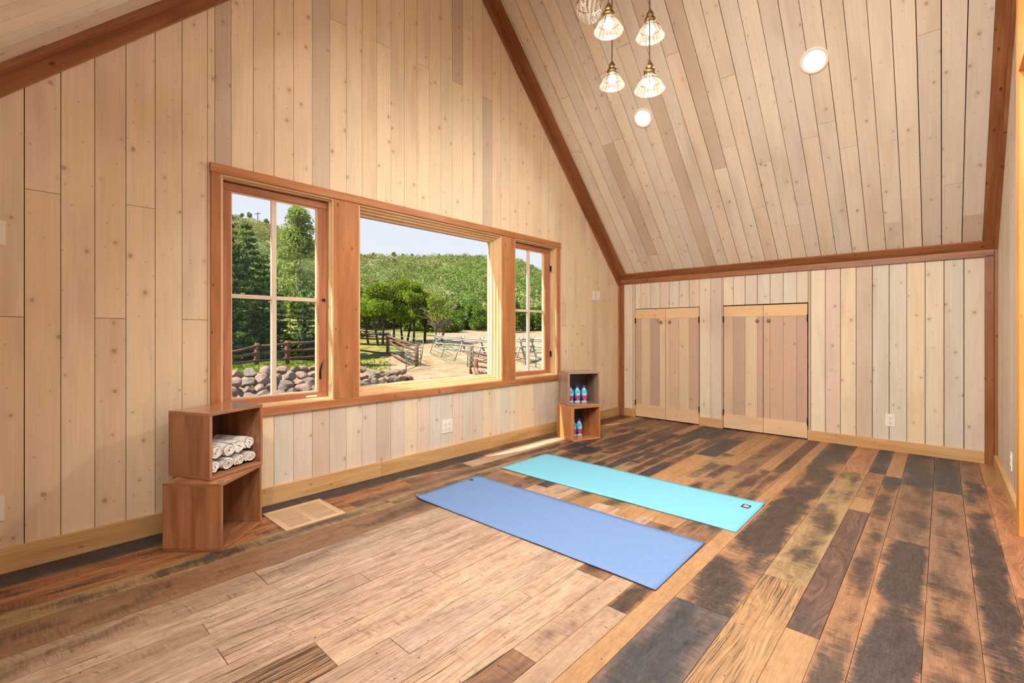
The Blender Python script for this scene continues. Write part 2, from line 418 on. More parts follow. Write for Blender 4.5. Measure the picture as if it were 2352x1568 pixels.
# ---------------------------------------------------------------- floor
def plank_type(k):
    A = dict(
        T=(srgb(162, 122, 82), srgb(124, 94, 70), (.14, .20, .05, .10)),
        P=(srgb(176, 148, 124), srgb(122, 98, 80), (.38, .34, .60, .70)),  # bleached boards, coloured paler still to suggest the windows' sheen
        Q=(srgb(158, 130, 106), srgb(96, 76, 60), (.52, .30, .95, .25)),
        D=(srgb(162, 118, 82), srgb(42, 39, 40), (.90, .20, .20, .20)),
        E=(srgb(148, 107, 75), srgb(56, 43, 37), (.76, .28, .45, .22)),
        K=(srgb(92, 68, 58), srgb(58, 48, 46), (.50, 1.0, .05, .12)),
        N=(srgb(100, 84, 76), srgb(42, 43, 48), (.92, .28, .25, .20)),
        B=(srgb(132, 98, 74), srgb(66, 50, 42), (.66, .35, .35, .20)),
        W=(srgb(146, 113, 77), srgb(112, 96, 82), (.35, .70, .05, .86)),
        V=(srgb(150, 116, 86), srgb(70, 50, 36), (.40, .70, .05, 1.0)),
        G=(srgb(150, 122, 84), srgb(60, 50, 44), (.66, .25, .50, .28)),
        O=(srgb(166, 116, 84), srgb(110, 74, 54), (.20, .85, .02, .08)),
        R=(srgb(126, 94, 68), srgb(62, 46, 34), (.62, .30, 1.0, .22)),
        S=(srgb(156, 104, 66), srgb(54, 42, 36), (.48, .60, .05, .80)),
    )
    return A[k]
ROWS = [
 (3.17, 2.97, [(-.5, 'N'), (1.3, 'N'), (2.9, 'B'), (4.4, 'K')]),
 (2.97, 2.82, [(-.5, 'S'), (1.1, 'S'), (2.0, 'B'), (2.6, 'P'), (4.2, 'T')]),  # pale boards mid-row strengthen the sun patch through their colour
 (2.82, 2.686, [(-.5, 'S'), (1.5, 'B'), (2.7, 'E'), (3.9, 'B'), (4.9, 'K')]),
 (2.686, 2.556, [(-.5, 'G'), (1.7, 'G'), (2.9, 'G'), (3.55, 'N'), (4.05, 'E'), (4.95, 'B')]),
 (2.556, 2.33, [(-.5, 'R'), (1.9, 'R'), (2.65, 'T'), (3.06, 'E'), (3.53, 'N'), (3.8, 'D'), (4.8, 'B')]),
 (2.33, 2.16, [(-.5, 'Q'), (.78, 'P'), (2.3, 'B'), (3.0, 'G'), (3.7, 'E'), (4.5, 'K')]),
 (2.16, 2.055, [(-.5, 'P'), (1.6, 'P'), (2.6, 'N'), (3.3, 'D'), (4.1, 'N'), (4.9, 'T')]),
 (2.055, 1.963, [(-.5, 'Q'), (.508, 'P'), (2.1, 'P'), (2.8, 'T'), (3.2, 'N'), (3.9, 'E'), (4.7, 'N')]),
 (1.963, 1.858, [(-.5, 'P'), (1.10, 'P'), (2.2, 'P'), (3.0, 'G'), (3.6, 'D'), (4.4, 'N')]),
 (1.858, 1.74, [(-.5, 'P'), (.503, 'P'), (2.3, 'G'), (3.2, 'E'), (4.0, 'G'), (4.87, 'N')]),
 (1.74, 1.64, [(-.5, 'P'), (1.329, 'P'), (2.2, 'T'), (3.1, 'N'), (3.8, 'E'), (4.75, 'K')]),
 (1.64, 1.465, [(-.5, 'V'), (.746, 'P'), (2.6, 'G'), (3.2, 'T'), (4.23, 'N'), (5.05, 'B')]),
 (1.465, 1.342, [(-.5, 'P'), (.94, 'P'), (2.5, 'T'), (3.53, 'G'), (4.44, 'T')]),
 (1.342, 1.25, [(-.5, 'P'), (1.485, 'P'), (2.6, 'T'), (3.3, 'E'), (4.07, 'T')]),
 (1.25, 1.10, [(-.5, 'P'), (1.80, 'B'), (2.55, 'T'), (3.2, 'G'), (3.9, 'B')]),
 (1.10, .995, [(-.5, 'B'), (1.2, 'Q'), (2.3, 'B'), (2.75, 'N'), (3.1, 'E'), (4.115, 'T')]),
 (.995, .902, [(-.5, 'Q'), (1.645, 'E'), (2.4, 'B'), (3.0, 'E'), (4.2, 'K')]),
 (.902, .82, [(-.5, 'T'), (3.3, 'T')]),
 (.82, .60, [(-.5, 'B'), (.3, 'N'), (1.893, 'D'), (3.3, 'D'), (4.72, 'N')]),
 (.60, .43, [(-.5, 'B'), (.5, 'W'), (2.345, 'G'), (4.525, 'O')]),
 (.43, .325, [(-.5, 'E'), (1.2, 'T'), (1.977, 'K'), (2.88, 'K'), (3.56, 'T'), (3.85, 'E'), (4.6, 'N')]),
 (.325, .225, [(-.5, 'K'), (1.3, 'E'), (2.78, 'E'), (4.313, 'N'), (4.57, 'T')]),
 (.225, .05, [(-.5, 'D'), (.9, 'D'), (3.2, 'B'), (4.4, 'N')]),
 (.05, -.10, [(-.5, 'E'), (1.2, 'E'), (2.76, 'B'), (4.38, 'N')]),
 (-.10, -.222, [(-.5, 'D'), (1.5, 'D'), (3.4, 'D'), (4.79, 'B')]),
 (-.222, -.34, [(-.5, 'E'), (2.85, 'O'), (4.79, 'T')]),
]
def build_floor():
    mb = MB(); r = random.Random(5)
    mb.box((XL-.12, YB-.12, -.14), (XK+.15, YW+.1, -.016), 1)
    for y1, y0, segs in ROWS:
        xs = [s[0] for s in segs]+[XK+.02]
        for i, (x0, k) in enumerate(segs):
            ca, cb, pp = plank_type(k)
            x0 = max(x0, XL); x1 = xs[i+1]
            g_ = r.uniform(.0006, .0014)
            ca = hsvj(ca, r.uniform(-.08, .08), r.uniform(-.03, .03)); cb = hsvj(cb, r.uniform(-.12, .12), r.uniform(-.02, .03))
            pp = tuple(max(0, p+r.uniform(-.05, .05)) for p in pp)
            z = r.uniform(-.0004, .0004)
            mb.prism([(x0+g_, y0+g_), (x1-g_, y0+g_), (x1-g_, y1-g_), (x0+g_, y1-g_)], (0, 0, z), (1, 0, 0), (0, 1, 0), (0, 0, 1), .015,
                     0, ca, off=(r.random()*60, r.random()*60), along='u', cb=cb, pp=pp)
    o = mb.build('floor', [FLOORM, DARK]); tag(o, kind='structure')
build_floor()

# ---------------------------------------------------------------- window wall (wall_front)
OX0, OX1, OZ0, OZ1 = 0.845, 4.185, 0.60, 2.06          # clear hole in boards (hidden under casings)
def build_walls():
    r = random.Random(11)
    # front: boards
    seams = [0.066-.1235*i for i in range(1, 6)]+[0.066+PITCH*i for i in range(0, 45)]
    seams = sorted(seams)
    mb = MB()
    def jf(u):
        i = round((u-.128)/PITCH)
        d = {0: [1.77], -1: [1.17], 2: [1.17], 3: [1.77], 5: [1.17], 1: [], 4: []}
        if i in d: return d[i]
        return [1.17] if i % 3 == 1 and u > 4.2 else ([1.77] if i % 4 == 2 and u > 4.2 else ([3.3+.35*(i % 3)] if i % 3 == 0 else []))
    def tone(a, b):
        m = (a+b)/2
        return pine_tone(r, PT_FRONT)
    P, U, V, Nn = (0, YW, 0), (1, 0, 0), (0, 0, 1), (0, -1, 0)
    ss_l = [s for s in seams if s < OX0]; ss_r = [s for s in seams if s > OX1]
    board_run(mb, P, U, V, Nn, XL, OX0, lambda u: .05, lambda u: top_z(u), seams, jf, r=r, tone=tone)
    board_run(mb, P, U, V, Nn, OX1, XK, lambda u: .05, lambda u: top_z(u), seams, jf, r=r, tone=tone)
    board_run(mb, P, U, V, Nn, OX0, OX1, lambda u: OZ1, lambda u: top_z(u), seams, jf, r=r, tone=tone)
    board_run(mb, P, U, V, Nn, OX0, OX1, lambda u: .05, lambda u: OZ0, seams, lambda u: [], r=r, tone=lambda a, b: pine_tone(r, PT_KNEE))  # greyer boards below the window imitate cool daylight in their colour
    # structure behind (sheathing + siding) as four pieces with the gable
    y0, y1 = YW+.018, 3.300
    def slab(pts, mi=1): mb.prism(pts, (0, y0, 0), U, V, Nn, y1-y0, mi)
    slab([(XL-.12, -.2), (OX0, -.2), (OX0, top_z(OX0)+.1), (XL-.12, top_z(XL)+.1)])
    slab([(OX1, -.2), (XK+.12, -.2), (XK+.12, KZ+.1), (OX1, top_z(OX1)+.1)])
    slab([(OX0, -.2), (OX1, -.2), (OX1, OZ0), (OX0, OZ0)])
    slab([(OX0, OZ1), (OX1, OZ1), (OX1, top_z(OX1)+.1), (RX, RZ+.1), (OX0, top_z(OX0)+.1)])
    o = mb.build('wall_front', [PINE, DARK]); tag(o, kind='structure')
    # knee wall right
    mb = MB()
    seams = [-.134+.1245*i for i in range(0, 27)]
    P, U, V, Nn = (XK, 0, 0), (0, 1, 0), (0, 0, 1), (-1, 0, 0)
    def tone2(a, b): return pine_tone(r, PT_KNEE, .04)
    def run(a, b, lo): board_run(mb, P, U, V, Nn, a, b, lambda u: lo, lambda u: KZ, seams, lambda u: [], r=r, tone=tone2, gapr=(.003, .0058))
    run(YB, 1.010, .05); run(1.010, 1.842, 1.402); run(1.842, 2.110, .05); run(2.110, 2.938, 1.398); run(2.938, YW, .05)
    x = XK+.018
    mb.box((x+.03, YB-.1, -.2), (x+.12, YW+.1, KZ+.12), 1)
    for a, b, lo, hi in ((YB, 1.01, -.1, KZ), (1.01, 1.842, 1.40, KZ), (1.842, 2.11, -.1, KZ), (2.11, 2.938, 1.40, KZ), (2.938, YW, -.1, KZ)):
        mb.box((x, a, lo), (x+.03, b, hi), 1)
    o = mb.build('wall_right', [PINE, DARK]); tag(o, kind='structure')
    # left knee wall
    mb = MB()
    board_run(mb, (XL, 0, 0), (0, 1, 0), (0, 0, 1), (1, 0, 0), YB, YW, lambda u: .0, lambda u: KZ, seams, lambda u: [], r=r, tone=tone2)
    mb.box((XL-.12, YB-.1, -.2), (XL-.018, YW+.1, KZ+.12), 1)
    o = mb.build('wall_left', [PINE, DARK]); tag(o, kind='structure')
    # back wall with tall glazed opening, added out of view for daylight, X 1.0..3.93, z 0..2.5
    mb = MB()
    bx0, bx1, bz = 1.0, 3.70, 2.5
    seams = [XL+PITCH*i for i in range(60)]
    P, U, V, Nn = (0, YB, 0), (1, 0, 0), (0, 0, 1), (0, 1, 0)
    board_run(mb, P, U, V, Nn, XL, bx0, lambda u: 0, lambda u: top_z(u), seams, lambda u: [], r=r, tone=tone2)
    board_run(mb, P, U, V, Nn, bx1, XK, lambda u: 0, lambda u: top_z(u), seams, lambda u: [], r=r, tone=tone2)
    board_run(mb, P, U, V, Nn, bx0, bx1, lambda u: bz, lambda u: top_z(u), seams, lambda u: [], r=r, tone=tone2)
    y0 = YB-.018
    def slab(pts): mb.prism(pts, (0, y0, 0), U, V, Nn, .12, 1)
    slab([(XL-.12, -.2), (bx0, -.2), (bx0, top_z(bx0)+.1), (XL-.12, top_z(XL)+.1)])
    slab([(bx1, -.2), (XK+.12, -.2), (XK+.12, KZ+.1), (bx1, top_z(bx1)+.1)])
    slab([(bx0, bz), (bx1, bz), (bx1, top_z(bx1)+.1), (RX, RZ+.1), (bx0, top_z(bx0)+.1)])
    o = mb.build('wall_back', [PINE, DARK]); tag(o, kind='structure')
    # ceilings
    q = 1/math.sqrt(2)
    L = (XK-RX)*math.sqrt(2)
    for nm, P, V, Nn, sg in (('ceiling_right', (XK, 0, KZ), (-q, 0, q), (-q, 0, -q), 1), ('ceiling_left', (XL, 0, KZ), (q, 0, q), (q, 0, -q), 2)):
        mb = MB(); rr = random.Random(20+sg)
        seams = [-.246+.126*i for i in range(30)]
        known = {}
        def jf(u, rr=rr, L=L):
            out = []; z = rr.uniform(.3, 2.6)
            while z < L:
                if rr.random() < .8: out.append(z)
                z += rr.uniform(1.3, 2.4)
            return out
        board_run(mb, P, (0, 1, 0), V, Nn, YB, YW, lambda u: 0, lambda u: L, seams, jf, r=rr, tone=lambda a, b: pine_tone(rr, PT_CEIL, .02), gapr=(.0024, .0065))
        mb.prism([(YB-.1, -.2), (3.32, -.2), (3.32, L+.1), (YB-.1, L+.1)], Vector(P)-Vector(Nn)*.018, (0, 1, 0), V, Nn, .12, 1)
        o = mb.build(nm, [PINE, DARK]); tag(o, kind='structure')
build_walls()

# ---------------------------------------------------------------- trims and baseboards
TN = [0]
def trim(mb, mat=RAFT, bevel=.002, nm=None):
    TN[0] += 1
    o = mb.build(nm or 'trim_%d' % TN[0], mat, bevel=bevel); tag(o, kind='structure'); return o
def build_trims():
    q = 1/math.sqrt(2); T = .02
    off = lambda: (rnd.random()*50, rnd.random()*50)
    # gable rafters on window wall (right, left): band following the slope
    def band(sgn, c, w, nm=None):
        mb = MB()
        # mb polygon in (x,z)
        d = w*math.sqrt(2)
        if sgn > 0: pts = [(XK-.02, c-(XK-.02)-d), (XK-.02, c-(XK-.02)), (RX, c-RX), (RX, c-RX-d)]
        else: pts = [(XL+.02, c+(XL+.02)-d), (XL+.02, c+(XL+.02)), (RX, c+RX), (RX, c+RX-d)]
        # local frame along slope for correct grain
        dirv = Vector((-q, 0, q)) if sgn > 0 else Vector((q, 0, q)); per = Vector((-q, 0, -q)) if sgn > 0 else Vector((q, 0, -q))
        O = Vector((pts[1][0], YW-T, pts[1][1]))
        loc = []
        for x, z in pts:
            dd = Vector((x, YW-T, z))-O; loc.append((dd.dot(dirv), dd.dot(per)))
        mb.prism(loc, O, dirv, per, (0, -1, 0), T-.001, 0, off=off(), along='u')
        trim(mb)
    band(1, SR-.02, .090); band(-1, SL-.02, .068)
    # ceiling side rafters (front and back)
    L = (XK-RX)*math.sqrt(2)
    for P, V, Nn in (((XK, 0, KZ), Vector((-q, 0, q)), Vector((-q, 0, -q))), ((XL, 0, KZ), Vector((q, 0, q)), Vector((q, 0, -q)))):
        for a, b in ((YW-.115, YW-.001), (YB+.001, YB+.085)):
            mb = MB()
            mb.prism([(a, .0), (b, .0), (b, L-.02), (a, L-.02)], Vector(P)+Nn*T, (0, 1, 0), V, Nn, T-.001, 0, off=off(), along='v')
            trim(mb)
    # along the top of the knee walls
    for sx, xx in ((-1, XK), (1, XL)):
        mb = MB(); x0, x1 = sorted((xx, xx+sx*T)); mb.box((x0, YB+.0, 1.725), (x1, YW-.0, 1.785)); trim(mb)
        mb = MB(); P = Vector((xx, 0, KZ)); V = Vector((sx*q, 0, q)); Nn = Vector((sx*q, 0, -q))
        mb.prism([(YB, .0), (YW, .0), (YW, .082), (YB, .082)], P+Nn*T*1.05, (0, 1, 0), V, Nn, T, 0, off=off(), along='u'); trim(mb)
    # corner posts
    mb = MB(); mb.box((XK-T, YW-.062, 0), (XK, YW-.0, 1.735)); trim(mb)
    mb = MB(); mb.box((XK-.055, YW-.018, 0), (XK-T, YW-.0, 1.75)); trim(mb, CASE)
    mb = MB(); mb.box((XK-T, YB+.018, 0), (XK, YB+.072, 1.735)); trim(mb)
    mb = MB(); mb.box((XK-.11, YB, 0), (XK-T, YB+.018, 1.80)); trim(mb)
    # back wall rafter band
    mb = MB(); dirv = Vector((-q, 0, q)); per = Vector((-q, 0, -q)); O = Vector((XK-.02, YB+T, SR-.02-(XK-.02)))
    mb.prism([(0, 0), (L, 0), (L, .085), (0, .085)], O, dirv, per, (0, 1, 0), T-.001, 0, off=off(), along='u'); trim(mb)
    # baseboards
    mb = MB(); mb.box((XL, YW-.02, 0), (1.95, YW, .112)); mb.box((1.952, YW-.02, 0), (XK-.055, YW, .112)); trim(mb, BASEW, nm='baseboard_front')
    mb = MB()
    for a, b in ((YB+.072, 1.012), (1.84, 2.112), (2.936, YW-.062)): mb.box((XK-.016, a, 0), (XK, b, .102))
    trim(mb, BASEW, nm='baseboard_right')
    mb = MB(); mb.box((3.84, YB, 0), (XK-.11, YB+.024, .10)); mb.box((XL, YB, 0), (.9, YB+.02, .10)); trim(mb, BASEW, nm='baseboard_back')
    mb = MB(); mb.box((XL, YB, 0), (XL+.02, YW, .11)); trim(mb, BASEW, nm='baseboard_left')
    # window casings
    Y0, Y1 = YW-.02, YW
    for lo, hi in (((.816, Y0-.003, 2.037), (4.217, Y1, 2.092)), ((.816, Y0, .570), (4.19, Y1, .625)),
                   ((.820, Y0, .625), (.872, Y1, 2.037)), ((4.155, Y0, .625), (4.212, Y1, 2.037)),
                   ((1.572, Y0+.004, .625), (1.762, Y1+.135, 2.037)), ((3.281, Y0+.004, .625), (3.464, Y1+.135, 2.037))):
        mb = MB(); mb.box(lo, hi); trim(mb, CASE, .0025)
    # jamb lining of the whole opening
    mb = MB()
    mb.box((.845, YW+.001, .60), (.8715, 3.299, 2.06)); mb.box((4.156, YW+.001, .60), (4.185, 3.299, 2.06))
    mb.box((.8715, YW+.001, .60), (4.156, 3.299, .624)); mb.box((.8715, YW+.001, 2.038), (4.156, 3.299, 2.06))
    trim(mb, FIR)
    # tall visible casing, then unseen trim of the added glazed opening
    mb = MB(); mb.box((3.70, YB-.13, 0), (3.84, YB+.027, 3.48)); trim(mb, POSTW)
    mb = MB(); mb.box((.90, YB-.13, 0), (1.0, YB+.03, 2.6)); trim(mb, POSTW)
    mb = MB(); mb.box((1.0, YB-.13, 2.5), (3.70, YB+.03, 2.6)); trim(mb, POSTW)
build_trims()

# ---------------------------------------------------------------- windows
def rect_frame(mb, x0, x1, z0, z1, y0, y1, w, wz=None):
    wz = wz or w
    mb.box((x0, y0, z0), (x1, y1, z0+wz)); mb.box((x0, y0, z1-wz), (x1, y1, z1))
    mb.box((x0, y0, z0+wz), (x0+w, y1, z1-wz)); mb.box((x1-w, y0, z0+wz), (x1, y1, z1-wz))
def pane(name, x0, x1, z0, z1, y, parent):
    mb = MB(); mb.box((x0, y, z0), (x1, y+.004, z1)); return mb.build(name, GLASS, parent)
def casement(n, x0, x1, sx0, sx1, gx0, gx1, mull, hinge_left):
    t = empty('window_%d' % n, ((x0+x1)/2, 3.2, .625)); tag(t, kind='structure')
    t_inv = Matrix.Translation((-(x0+x1)/2, -3.2, -.625))
    def B(): m = MB(); m.M = t_inv; return m
    z0, z1 = .625, 2.037
    mb = B()   # stop mouldings
    for k, (i, ya) in enumerate(((.010, 3.150), (.020, 3.176))):
        rect_frame(mb, x0, x1, z0, z1, ya, 3.296, i)
    mb.build('window_frame', FIR, t)
    mb = B(); rect_frame(mb, x0+.02, x1-.02, z0+.02, z1-.02, 3.245, 3.297, .02); mb.build('jamb', FIR, t)
    sz0, sz1 = z0+.012, z1-.028
    gz0, gz1 = .683, 1.965
    mb = B()
    mb.box((sx0, 3.200, sz0), (sx1, 3.243, gz0)); mb.box((sx0, 3.200, gz1), (sx1, 3.243, sz1))
    mb.box((sx0, 3.200, gz0), (gx0, 3.243, gz1)); mb.box((gx1, 3.200, gz0), (sx1, 3.243, gz1))
    s = mb.build('sash', SASH_SHADED, t, bevel=.003)
    mb = B(); rect_frame(mb, gx0-.002, gx1+.002, gz0-.002, gz1+.002, 3.212, 3.238, .010); mb.build('glazing_bead', FIR, s)
    mb = B(); mb.box((mull-.015, 3.215, gz0), (mull+.015, 3.224, gz1)); mb.box((mull-.015, 3.2285, gz0), (mull+.015, 3.238, gz1)); mb.build('muntin', MUNT, s)
    mz = 1.322
    mb = B()
    for yy in ((3.2145, 3.2235), (3.229, 3.2385)):
        mb.box((gx0, yy[0], mz-.012), (mull-.0152, yy[1], mz+.012)); mb.box((mull+.0152, yy[0], mz-.012), (gx1, yy[1], mz+.012))
    mb.build('muntin', MUNT, s)
    p = MB(); p.M = t_inv; p.box((gx0, 3.2242, gz0), (gx1, 3.2282, gz1)); p.build('glass_pane', GLASS, s)
    hx = sx0-.004 if hinge_left else sx1+.004
    for hz in (.86, 1.80):
        mb = B(); mb.box((hx-.005, 3.190, hz-.03), (hx+.005, 3.202, hz+.03)); mb.tube([(hx, 3.188, hz-.03), (hx, 3.188, hz+.03)], .004); mb.build('hinge', BLACKM, t)
    return t, B, s
w1, B1, s1 = casement(1, .872, 1.572, .897, 1.547, .943, 1.487, 1.198, True)
mb = B1(); c = (1.522, 3.198, 1.325)
mb.M = mb.M @ Matrix.Translation(c) @ Matrix.Rotation(PI/2, 4, 'X'); mb.lathe([(0, .016), (.008, .015), (.011, .008), (.009, .0), (.013, -.002)], 14); mb.build('lock_knob', simple('dark_bronze', srgb(62, 48, 40), .35, .8), s1)
mb = B1(); mb.tube([(1.497, 3.196, .775), (1.492, 3.186, .83), (1.500, 3.176, .880), (1.516, 3.172, .905)], .0075, 8, r2=.003); mb.build('crank_handle', BLACKM, s1)
mb = B1(); mb.box((1.40, 3.197, .652), (1.475, 3.2, .664)); mb.build('maker_label', WHITEP, s1)
w3, B3, s3 = casement(3, 3.464, 4.155, 3.480, 4.100, 3.505, 4.010, 3.757, False)
mb = B3(); mb.box((3.470, 3.165, .80), (3.478, 3.195, .845)); mb.build('latch', WHITEP, s3)
# middle picture window
t = empty('window_2', (2.52, 3.2, .625)); tag(t, kind='structure')
Mi = Matrix.Translation((-2.52, -3.2, -.625))
for k, (i, ya) in enumerate(((.012, 3.152), (.028, 3.178), (.044, 3.204), (.060, 3.232))):
    mb = MB(); mb.M = Mi; rect_frame(mb, 1.762, 3.281, .625, 2.037, ya, 3.296, i, i); mb.build('window_frame', FIR, t, bevel=.0015)
mb = MB(); mb.M = Mi; rect_frame(mb, 1.80, 3.24, .665, 1.997, 3.262, 3.275, .024); mb.build('glazing_bead', simple('grey_spacer', srgb(150, 158, 150), .5), t)
mb = MB(); mb.M = Mi; mb.box((1.82, 3.266, .685), (3.221, 3.271, 1.977)); mb.build('glass_pane', GLASS, t)

# glazed doors behind the camera in the back wall, added unseen to let in daylight
t = empty('door_5', (2.35, YB-.06, 0)); tag(t, kind='structure'); Mi = Matrix.Translation((-2.35, -YB+.06, 0))
for k in range(3):
    a = 1.0+k*.9; b = a+.9
    mb = MB(); mb.M = Mi; rect_frame(mb, a+.003, b-.003, .01, 2.495, YB-.08, YB-.04, .09, .12); o = mb.build('door_leaf', POSTW, t)
    mb = MB(); mb.M = Mi; mb.box((a+.09, YB-.063, .13), (b-.09, YB-.058, 2.375)); mb.build('glass_pane', GLASS, o)

# ---------------------------------------------------------------- knee-wall doors
def knee_door(n, y0, y1, knob_y, hinge_y):
    t = empty('door_%d' % n, (XK, (y0+y1)/2, .012)); tag(t, kind='structure'); Mi = Matrix.Translation((-XK, -(y0+y1)/2, -.012))
    r = random.Random(100+n)
    y0 += .002; y1 -= .002
    mb = MB(); mb.M = Mi
    a, b = .012, 1.390
    wt = lambda: hsvj(r.choice([srgb(202, 170, 144), srgb(196, 164, 142), srgb(208, 178, 150), srgb(190, 162, 144), srgb(216, 192, 160)]), r.uniform(-.04, .04))
    mb.box((XK-.006, y0, a), (XK+.02, y1, .172), 0, ca=hsvj(srgb(224, 190, 152), r.uniform(-.03, .03)))
    mb.box((XK-.006, y0, 1.268), (XK+.02, y1, b), 0, ca=hsvj(srgb(228, 190, 144), r.uniform(-.03, .03)))
    o = mb.build('rail', PINE, t)
    mb = MB(); mb.M = Mi
    ss = [s for s in [-.134+.1245*i for i in range(27)] if y0+.01 < s < y1-.01]
    ys = [y0]+ss+[y1]
    for p, q in zip(ys[:-1], ys[1:]):
        mb.box((XK-.001, p+.0012, .172), (XK+.016, q-.0012, 1.268), 0, ca=wt())
    mb.box((XK+.012, y0, .172), (XK+.018, y1, 1.268), 1)
    mb.build('door_panel', [PINE, DARK], t)
    mb = MB(); mb.M = Mi @ Matrix.Translation((XK-.001, knob_y, 1.222)) @ Matrix.Rotation(-PI/2, 4, 'Y')
    mb.lathe([(0, .030), (.010, .029), (.017, .024), (.0185, .019), (.014, .012), (.009, .007), (.010, .0)], 18)
    mb.build('knob', simple('knob_wood', srgb(146, 112, 88), .4), t)
    for hz in (.185, 1.245):
        mb = MB(); mb.M = Mi; mb.box((XK-.010, hinge_y-.006, hz-.034), (XK-.001, hinge_y+.006, hz+.034)); mb.tube([(XK-.012, hinge_y, hz-.036), (XK-.012, hinge_y, hz+.036)], .005)
        mb.build('hinge', BLACKM, t)
knee_door(1, 2.527, 2.934, 2.580, 2.934); knee_door(2, 2.114, 2.527, 2.470, 2.114)
knee_door(3, 1.427, 1.838, 1.482, 1.838); knee_door(4, 1.014, 1.427, 1.372, 1.014)

# ---------------------------------------------------------------- outlets and switches
def plate(name, loc, rz, gang, kind, label, cat):
    """plate lies on a wall whose outward normal is local -Y"""
    t = empty(name, loc, rz); tag(t, label, cat)
    w = .072 if gang == 1 else .117
    mb = MB(); mb.box((-w/2, -.006, -.057), (w/2, 0, .057)); p = mb.build('wall_plate', WHITEP, t, bevel=.002)
    for g in range(gang):
        cx = 0 if gang == 1 else (-.023+g*.046)
        if kind == 'outlet':
            for cz in (-.020, .020):
                mb = MB(); mb.M = Matrix.Translation((cx, 0, cz)) @ Matrix.Rotation(PI/2, 4, 'X')
                mb.lathe([(0, .0085), (.0165, .0085), (.0168, .006)], 20, smooth=False); o = mb.build('receptacle', WHITEP, t)
                mb = MB()
                for dx, hh in ((-.006, .008), (.006, .0065)): mb.box((cx+dx-.001, -.0095, cz+.001), (cx+dx+.001, -.0083, cz+.001+hh))
                mb.M = None; mb.tube([(cx, -.0094, cz-.007), (cx, -.0083, cz-.007)], .0025, 8); mb.build('slot', SLOT, o)
        elif kind == 'dimmer':
            mb = MB(); mb.box((cx-.016, -.009, -.032), (cx+.016, -.006, .032)); o = mb.build('rocker', WHITEP, t)
            mb = MB(); mb.box((cx-.004, -.0105, -.006), (cx+.004, -.009, .006)); mb.build('indicator', SLOT, o)
        else:
            mb = MB(); mb.box((cx-.016, -.010, -.032), (cx+.016, -.006, .032)); mb.build('rocker', WHITEP, t, bevel=.002)
    return t
plate('power_outlet', (2.602, YW, .284), 0, 2, 'outlet', 'double-wide white power outlet low on the wall beneath the big middle window', 'outlet')
plate('power_outlet', (-.034, YW, .296), 0, 1, 'outlet', 'white power outlet cut by the left picture edge, just above the baseboard', 'outlet')
plate('power_outlet', (XK, .358, .282), -PI/2, 1, 'outlet', 'white power outlet on the low knee wall right of the small plank doors', 'outlet')
plate('power_outlet', (4.42, YB, .262), PI, 1, 'outlet', 'white power outlet seen edge-on above the baseboard at the far right edge', 'outlet')
plate('light_switch', (-.030, YW, 1.552), 0, 1, 'switch', 'white light switch cut by the left picture edge at chest height', 'switch')
plate('light_switch', (4.935, YW, 1.548), 0, 1, 'dimmer', 'white dimmer switch with dark dot, nearer the window of the pair by the corner', 'switch')
plate('light_switch', (5.030, YW, 1.548), 0, 1, 'switch', 'plain white rocker switch, nearer the corner post of the pair', 'switch')

# ---------------------------------------------------------------- recessed ceiling lights
def emis(name, col, s):
    g = G(name); return g.done(g.n('Emission', {'Color': col, 'Strength': s}))
LENS = emis('lamp_lens', (1, .93, .80, 1), 3.0)
RINGM = simple('light_trim_ring', srgb(236, 226, 208), .45)
def downlight(y, side, label, power=None, xx=4.19):
    q = 1/math.sqrt(2); s = 1.175*math.sqrt(2)*.99
    x = xx if side > 0 else 2*RX-xx
    z = SR-x if side > 0 else SL+x
    nrm = Vector((-q, 0, -q)) if side > 0 else Vector((q, 0, -q))
    t = empty('recessed_light', (x, y, z)); t.rotation_euler = nrm.to_track_quat('Z', 'Y').to_euler(); tag(t, label, 'ceiling light', 'recessed lights in the sloped ceiling')
    mb = MB(); mb.lathe([(.098, 0), (.097, .006), (.080, .008), (.076, .003), (.074, .0005)], 40); mb.build('trim_ring', RINGM, t)
    mb = MB(); mb.lathe([(.0, .0012), (.04, .0012), (.0755, .0012)], 40, smooth=False); mb.build('lens', LENS, t)
    ld = bpy.data.lights.new('recessed_lamp', 'AREA'); ld.shape = 'DISK'; ld.size = .148; ld.energy = power or LAMP_W; ld.color = LAMP_C; ld.spread = math.radians(135)
    lo = bpy.data.objects.new('lamp', ld); COL.objects.link(lo); lo.parent = t; lo.location = (0, 0, .010); lo.rotation_euler = (PI, 0, 0)
downlight(.721, 1, 'glowing round recessed light in the right ceiling slope, clear of the pendants', 34)
downlight(2.135, 1, 'glowing round recessed light just beneath the hanging glass pendants')
downlight(.10, -1, 'added unseen fill light in the left ceiling slope nearest the back wall', 42)  # left-slope lamps are added out of view to even out the room light
downlight(.85, -1, 'added unseen fill light in the left ceiling slope, second from the back wall', 38)
downlight(1.60, -1, 'added unseen fill light in the left ceiling slope, second from the window wall', 15)
downlight(2.35, -1, 'added unseen fill light in the left ceiling slope nearest the window wall', 5)

downlight(.35, -1, 'added unseen fill light low in the left ceiling slope near the back wall', 24, 5.02)  # low row, added out of view to brighten the left wall
downlight(1.25, -1, 'added unseen fill light low in the left ceiling slope, middle of the room', 25, 5.02)

